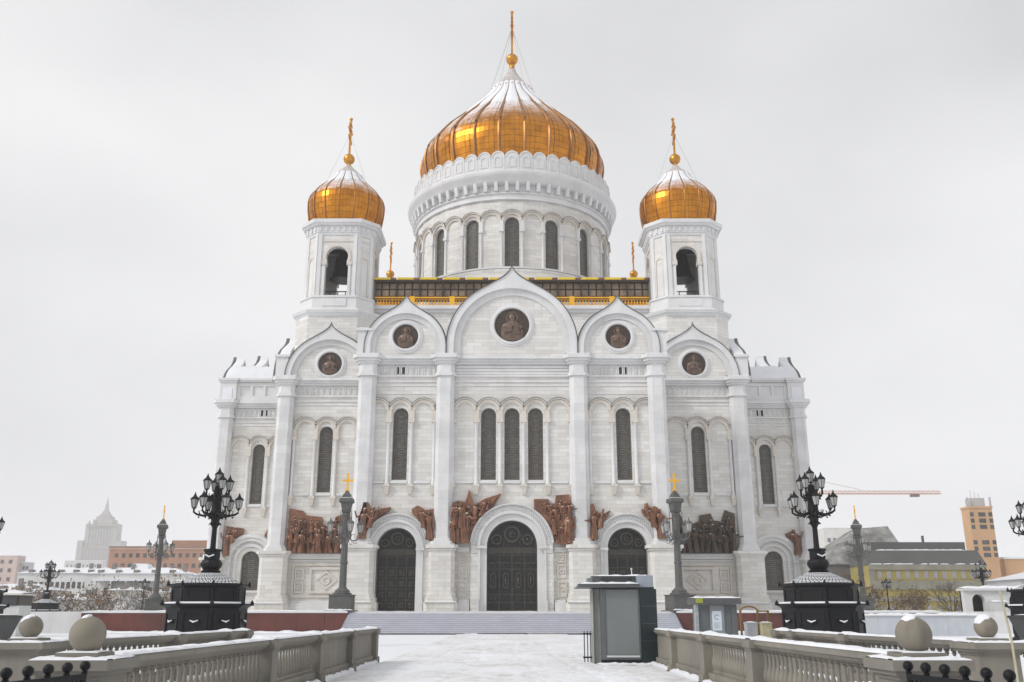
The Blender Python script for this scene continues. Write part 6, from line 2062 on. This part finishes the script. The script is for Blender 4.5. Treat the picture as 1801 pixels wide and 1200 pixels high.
# right-hand side
GREYROOF = wallm('slate_far', (0.10, 0.10, 0.095))
NET = plain('scaffold_net', (0.30, 0.285, 0.22), 0.9, 0, 0.35, 0.25, 0.0)
OCHRE = plain('ochre_wall', (0.40, 0.32, 0.085), 0.9, 0, 0.3, 0.3, 0.0)
building('office_block', 'pale hazy block directly right of the cathedral', 232, 256, 700, 30, GZ, 63, CREAM, 5, 5, 2.4, 3)
t = thing('yellow_building', 'long ochre building under scaffold netting with a dark mansard roof, right', 'building', (92, 220, GZ))
x0, x1, yb = 82.5, 109.5, 220.0
MB().box(x0, x1, yb, yb + 16, GZ, 12.6).build('wall', OCHRE, t)
for z0, z1 in ((11.4, 12.6), (7.0, 9.0), (4.4, 5.4)):
    MB().box(x0 - 0.05, x1 + 0.05, yb - 0.35, yb - 0.01, z0, z1).build('netting', NET, t)
MB().box(x1 - 2.2, x1 + 0.06, yb - 0.40, yb - 0.02, GZ, 11.3).build('netting', NET, t)
MB().box(x0 - 0.06, x0 + 1.2, yb - 0.40, yb - 0.02, GZ, 11.3).build('netting', NET, t)
m = MB()
m.add([(x0 - 0.3, yb - 0.4, 12.6), (x1 + 0.3, yb - 0.4, 12.6), (x1 + 0.3, yb + 16, 12.6), (x0 - 0.3, yb + 16, 12.6), (x0 + 0.5, yb + 1.6, 15.9), (x1 - 0.5, yb + 1.6, 15.9), (x1 - 0.5, yb + 14, 15.9), (x0 + 0.5, yb + 14, 15.9)],
      [(0, 1, 5, 4), (1, 2, 6, 5), (2, 3, 7, 6), (3, 0, 4, 7), (4, 5, 6, 7)])
m.build('mansard_roof', GREYROOF, t)
MB().box(x0 + 1, x1 - 2.5, yb + 3, yb + 13, 15.9, 17.9).build('roof_storey', GREYROOF, t)
snow_strip(x0, x1, yb - 0.4, yb + 0.5, 12.62, 0.3, 21, 0.8).build('snow', SNOW, t)['kind'] = 'stuff'
snow_strip(x0 + 3, x1 - 3, yb + 2.2, yb + 3.0, 15.92, 0.35, 22, 0.8).build('snow', SNOW, t)['kind'] = 'stuff'
wm = win_mesh(1.0, 1.7)
LW = plain('shuttered_window', (0.34, 0.33, 0.33), 0.6)
lw = MB().panel(rect(-0.5, 0.5, 0, 1.7), [], 0, 0.08).mesh('window', LW)
for k in range(11):
    O('window', lw, t, (x0 + 2.4 + 2.15 * k, yb - 0.10, 9.4))
for k in range(11):
    O('window', lw, t, (x0 + 2.4 + 2.15 * k, yb - 0.10, 1.8))
MB().tube([(98.5, yb + 6, 17.8), (98.5, yb + 6, 19.6)], 0.3, 6).build('chimney', GREYROOF, t)
b = building('slate_building', 'dark grey building with patchy snowy roofs between lamp column and cathedral', 76, 88.5, 232, 18, GZ, 13.2, wallm('slate_wall', (0.13, 0.125, 0.12)), 3, 5, 1.2, 1.8, 'none')
PATCH = plain('patchy_roof', (0.36, 0.36, 0.34), 0.85, 0, 0.0, 0.35, 0.0, (0.09, 0.085, 0.08))
m = MB()
m.add([(76, 231.5, 13.2), (89, 231.5, 13.2), (89, 250, 13.2), (76, 250, 13.2), (82, 238, 18.6), (89, 238, 20.0)], [(0, 1, 5, 4), (1, 2, 5), (2, 3, 4, 5), (3, 0, 4)])
m.build('roof', PATCH, b)
b = building('domed_hall', 'grey hall with a lumpy dark roof rising behind the ochre building', 88, 103, 250, 20, GZ, 18, GREYF, 3, 6, 1.2, 1.6, 'none')
m = MB()
m.add([(84, 249.5, 17), (104, 249.5, 17), (104, 270, 17), (84, 270, 17), (95.0, 256, 24.0), (102.4, 256, 24.6), (94.5, 263, 24), (102.4, 263, 24)], [(0, 1, 5, 4), (1, 2, 7, 5), (2, 3, 6, 7), (3, 0, 4, 6), (4, 5, 7, 6)])
m.build('roof', PATCH, b)
MB().box(93.6, 96.2, 248.9, 249.4, 17.2, 18.2).build('sign_board', YELLOW_PAINT, b)
ORANGE = plain('orange_wall', (0.60, 0.37, 0.20), 0.85, 0, 0.15, 0.2, 0.0)
t = thing('orange_tower', 'orange tower block with balcony windows and a railed roof, right edge', 'tower', (131, 260, GZ))
MB().box(127.2, 133.6, 260, 264.5, GZ, 29.8).build('wall', ORANGE, t)
MB().box(127.0, 133.8, 259.8, 264.7, 29.8, 30.4).build('roof_slab', ORANGE, t)
MB().box(128.4, 132.4, 261, 264, 30.4, 32.8).build('roof_cabin', GREYF, t)
for x in (127.2, 133.5):
    MB().box(x - 0.2, x + 0.2, 260, 260.4, 30.4, 32.9).build('roof_post', GREYF, t)
for k in range(3):
    MB().tube([(129.2 + 1.1 * k, 262, 32.8), (129.2 + 1.1 * k, 262, 35.0 - 0.4 * k)], 0.08, 5).build('antenna', GREYF, t)
wb = win_mesh(1.9, 1.1)
wc = win_mesh(1.0, 1.1)
for bank in (24.2, 16.6):
    for j in range(3):
        O('window', wb, t, (130.6, 259.9, bank + 1.7 * j))
        O('window', wc, t, (127.8, 259.9, bank + 1.7 * j))
        O('window', wc, t, (133.0, 259.9, bank + 1.7 * j))
building('orange_wing', 'long low orange wing running off the right edge', 136, 190, 262, 14, GZ, 16.2, ORANGE, 2, 14, 1.4, 1.5, 'flat')
building('snowy_house', 'white house with a deep snowy roof at the right edge', 88, 130, 165, 12, GZ, 7.4, WHITEF, 1, 10, 1.4, 1.8, 'hip')
building('snowy_house', 'dark low house with a snow-laden roof below the orange tower', 82, 100, 150, 9, GZ, 5.6, wallm('dark_house', (0.16, 0.17, 0.17)), 1, 6, 1.4, 1.4, 'hip')

t = thing('arcade_pavilion', 'white arcaded pavilion with dark arches under snow at the right edge', 'pavilion', (48, 92, 0))
xs = [44.0 + 3.55 * k for k in range(6)]
hs = []
for k in range(5):
    hs.append(arch(xs[k] + 0.75, 0.62, 1.62, 2.8, 10))
MB().panel(rect(43.4, 61.5, 1.55, 3.75), hs, 92, 92.6).build('wall', WHITEF, t)
MB().box(43.6, 61.4, 93.2, 93.3, 1.0, 3.7).build('back_wall', INTERIOR, t)
MB().box(43.3, 61.8, 91.7, 93.3, 3.75, 3.95).build('roof', WHITEF, t)
snow_strip(43.3, 61.8, 91.7, 93.3, 3.952, 0.3, 31, 0.6).build('snow', SNOW, t)['kind'] = 'stuff'
for k in range(5):
    MB().box(xs[k] + 1.7, xs[k] + 3.2, 91.3, 91.99, 1.56, 2.7).build('counter', WHITEF, t)
    snow_strip(xs[k] + 1.65, xs[k] + 3.25, 91.25, 92.0, 2.702, 0.2, 32 + k, 0.25).build('snow', SNOW, t)['kind'] = 'stuff'
MB().box(43.3, 62, 91.2, 93.3, -0.02, 1.54).build('base', wallm('pavilion_base', (0.05, 0.045, 0.04)), t)

# tower crane behind the cathedral
CRANE = plain('crane_red', (0.58, 0.33, 0.24), 0.6, 0, 0.1)
t = thing('tower_crane', 'red and white tower crane jib reaching out right of the cathedral', 'crane', (124, 400, GZ))
def lattice(m, a, b, w, n, r):
    a, b = Vector(a), Vector(b)
    d = b - a
    side = Vector((0, 1, 0)) * w
    up = (Vector((0, 0, 1)) if abs(d.normalized().z) < 0.9 else Vector((1, 0, 0))) * w * 1.2
    c = [lambda t, q=q: a + d * t + q for q in (-side, side, up)] if abs(d.normalized().z) < 0.9 else [lambda t, q=q: a + d * t + q for q in (-side, side, up)]
    for f in c:
        m.tube([f(0), f(1)], r, 4)
    for k in range(n):
        t0, t1 = k / n, (k + 1) / n
        m.tube([c[0](t0), c[2]((t0 + t1) / 2), c[0](t1)], r * 0.7, 3)
        m.tube([c[1](t0), c[2]((t0 + t1) / 2), c[1](t1)], r * 0.7, 3)
m = MB()
lattice(m, (118, 400, GZ), (118, 400, 60), 1.0, 24, 0.22)
m.build('mast', CRANE, t)
m = MB()
lattice(m, (100, 400, 51.2), (184.5, 400, 51.2), 1.0, 40, 0.15)
m.build('jib', CRANE, t)
m = MB()
m.tube([(118, 400, 60), (150, 400, 53.0)], 0.10, 4)
m.tube([(118, 400, 60), (102, 400, 52.8)], 0.12, 4)
m.build('pendant_line', CRANE, t)
MB().box(171.5, 175, 399, 401, 49.9, 51.0).build('trolley', plain('trolley_dark', (0.2, 0.12, 0.1), 0.6), t)
MB().box(100, 106, 398.5, 401.5, 48, 51).build('counterweight', GREYF, t)

# ------------------------------------------------------------------ bare winter trees
BARK = plain('bark', (0.10, 0.078, 0.06), 0.9, 0, 0.3, 2, 0.0)
TWIG = plain('twig', (0.155, 0.115, 0.085), 0.9, 0, 0.35, 0.6, 0.0)
TWIG_SNOW = plain('twig_rime', (0.22, 0.19, 0.165), 0.9, 0, 0.45, 0.7, 0.0)
LEAFB = plain('withered_leaf', (0.26, 0.145, 0.05), 0.9, 0, 0.5, 0.8, 0.0)
def tree_meshes(h, seed, bush=False, leaves=0):
    r = random.Random(seed)
    tr, cr = MB(), MB()
    tips = []
    def grow(p, d, L, rad, lev, m):
        segs = 3
        pts, rads = [p], [rad]
        q = p.copy()
        dd = d.copy()
        for k in range(segs):
            dd = (dd + Vector((r.uniform(-1, 1), r.uniform(-1, 1), r.uniform(-0.3, 0.6))) * 0.18).normalized()
            q = q + dd * (L / segs)
            pts.append(q.copy())
            rads.append(rad * (1 - 0.55 * (k + 1) / segs))
        (tr if lev == 0 else cr).tube(pts, rads, 5 if lev < 2 else 3, caps=False)
        if lev >= 4:
            tips.append(q)
            return
        n = (5 if bush else 4) if lev == 0 else (4 if lev < 3 else 3)
        for k in range(n):
            t = r.uniform(0.45, 1.0) if lev else r.uniform(0.35 if not bush else 0.1, 1.0)
            i = min(segs - 1, int(t * segs))
            b = pts[i].lerp(pts[i + 1], t * segs - i)
            side = Vector((r.uniform(-1, 1), r.uniform(-1, 1), r.uniform(-0.15, 0.5))).normalized()
            nd = (dd * 0.75 + side * 0.85).normalized()
            nd.z = max(nd.z, 0.02)
            grow(b, nd, L * r.uniform(0.5, 0.72), rads[i] * 0.55 + 0.006, lev + 1, m)
    if bush:
        for k in range(5):
            a = r.uniform(0, 2 * PI)
            grow(Vector((0.3 * math.cos(a), 0.3 * math.sin(a), 0)), Vector((math.cos(a) * 0.5, math.sin(a) * 0.5, 1)).normalized(), h * 0.5, 0.05 * h / 4, 1, cr)
        tr.tube([(0, 0, 0), (0.05, 0, h * 0.35)], [0.09, 0.04], 5)
    else:
        grow(Vector((0, 0, 0)), Vector((0, 0, 1)), h * 0.48, 0.022 * h, 0, tr)
    lf = MB()
    for p in tips[:]:
        if r.random() < leaves:
            for _ in range(3):
                c = p + Vector((r.uniform(-0.3, 0.3), r.uniform(-0.3, 0.3), r.uniform(-0.3, 0.2)))
                a, b = Vector((r.uniform(-1, 1), r.uniform(-1, 1), r.uniform(-1, 1))).normalized() * 0.14, Vector((r.uniform(-1, 1), r.uniform(-1, 1), r.uniform(-1, 1))).normalized() * 0.10
                lf.add([c - a, c + b, c + a, c - b], [(0, 1, 2, 3)])
    return tr, cr, lf
TK = []
for i, (bush, lv, mat) in enumerate(((False, 0, TWIG), (True, 0, TWIG_SNOW), (True, 0.5, TWIG), (False, 0.35, TWIG))):
    a, b, c = tree_meshes(6.0, 20 + i, bush, lv)
    TK.append((a.mesh('trunk', BARK), b.mesh('crown', mat), c.mesh('leaves', LEAFB) if c.v else None))
def tree(name, label, kind, x, y, z, s, rz, group):
    t = thing(name, label, 'tree' if 'tree' in name else 'bush', (x, y, z), rz, group)
    t.scale = (s, s, s)
    WORLD[t.name] = Matrix.Identity(4)
    for nm, me in zip(('trunk', 'crown', 'leaves'), TK[kind]):
        if me:
            o = O(nm, me, None)
            o.parent = t
            if nm == 'leaves':
                o['kind'] = 'stuff'
    return t
rr = random.Random(9)
ORD = ('first', 'second', 'third', 'fourth', 'fifth', 'sixth', 'seventh', 'eighth', 'ninth', 'tenth', 'eleventh', 'twelfth', 'thirteenth', 'fourteenth', 'fifteenth', 'sixteenth', 'seventeenth', 'eighteenth', 'nineteenth', 'twentieth', 'twenty-first', 'twenty-second')
for k in range(22):
    x = -104 + 2.55 * k + rr.uniform(-0.9, 0.9)
    y = 160 + rr.uniform(-7, 9)
    tree('bare_bush', 'leafless brown bush in the left thicket, %s from the far left lamp' % ORD[k], (1, 2, 1, 2)[k % 4], x, y, GZ + 0.6, rr.uniform(1.25, 1.75), rr.uniform(0, 6), 'bare bushes left of the cathedral')
for k, (x, y, s) in enumerate(((-95, 185, 1.5), (-84, 190, 1.6), (-72, 185, 1.4), (-64, 178, 1.3), (-104, 178, 1.4))):
    tree('bare_tree', 'taller bare tree behind the left thicket, %s from the left' % ('second', 'third', 'fourth', 'fifth', 'first')[k], 0, x, y, GZ, s, k * 1.3, 'bare trees behind the left thicket')
for k, (x, y, s, kd, lb) in enumerate(((86.5, 190, 2.45, 0, 'large bare tree before the right end of the ochre building'), (79.5, 188, 1.9, 3, 'smaller tree with withered leaves left of the large bare one'), (74.8, 186, 1.7, 2, 'bush with withered leaves at the left end of the ochre building'),
                                  (66.0, 180, 2.2, 3, 'tree with withered leaves behind the granite lamp column, right'), (61.5, 176, 1.9, 2, 'bush with withered leaves right behind the black lamp pedestal'), (90.5, 187, 1.6, 2, 'low bush right of the large bare tree before the ochre building'))):
    tree('bare_tree' if kd in (0, 3) else 'bare_bush', lb, kd, x, y, GZ, s, k * 1.1, 'bare trees right of the cathedral')

# ------------------------------------------------------------------ frosty air
hz, nt, _b = new_mat('haze')
nt.nodes.remove(_b)
vp = nt.nodes.new('ShaderNodeVolumePrincipled')
vp.inputs['Color'].default_value = (0.97, 0.97, 0.985, 1)
vp.inputs['Density'].default_value = 0.00032
vp.inputs['Anisotropy'].default_value = 0.0
nt.links.new(vp.outputs[0], [n for n in nt.nodes if n.type == 'OUTPUT_MATERIAL'][0].inputs['Volume'])
hb = MB().box(-7100, 7100, -450, 7100, -3.6, 190)
h = hb.build('haze', hz)
h['kind'] = 'stuff'
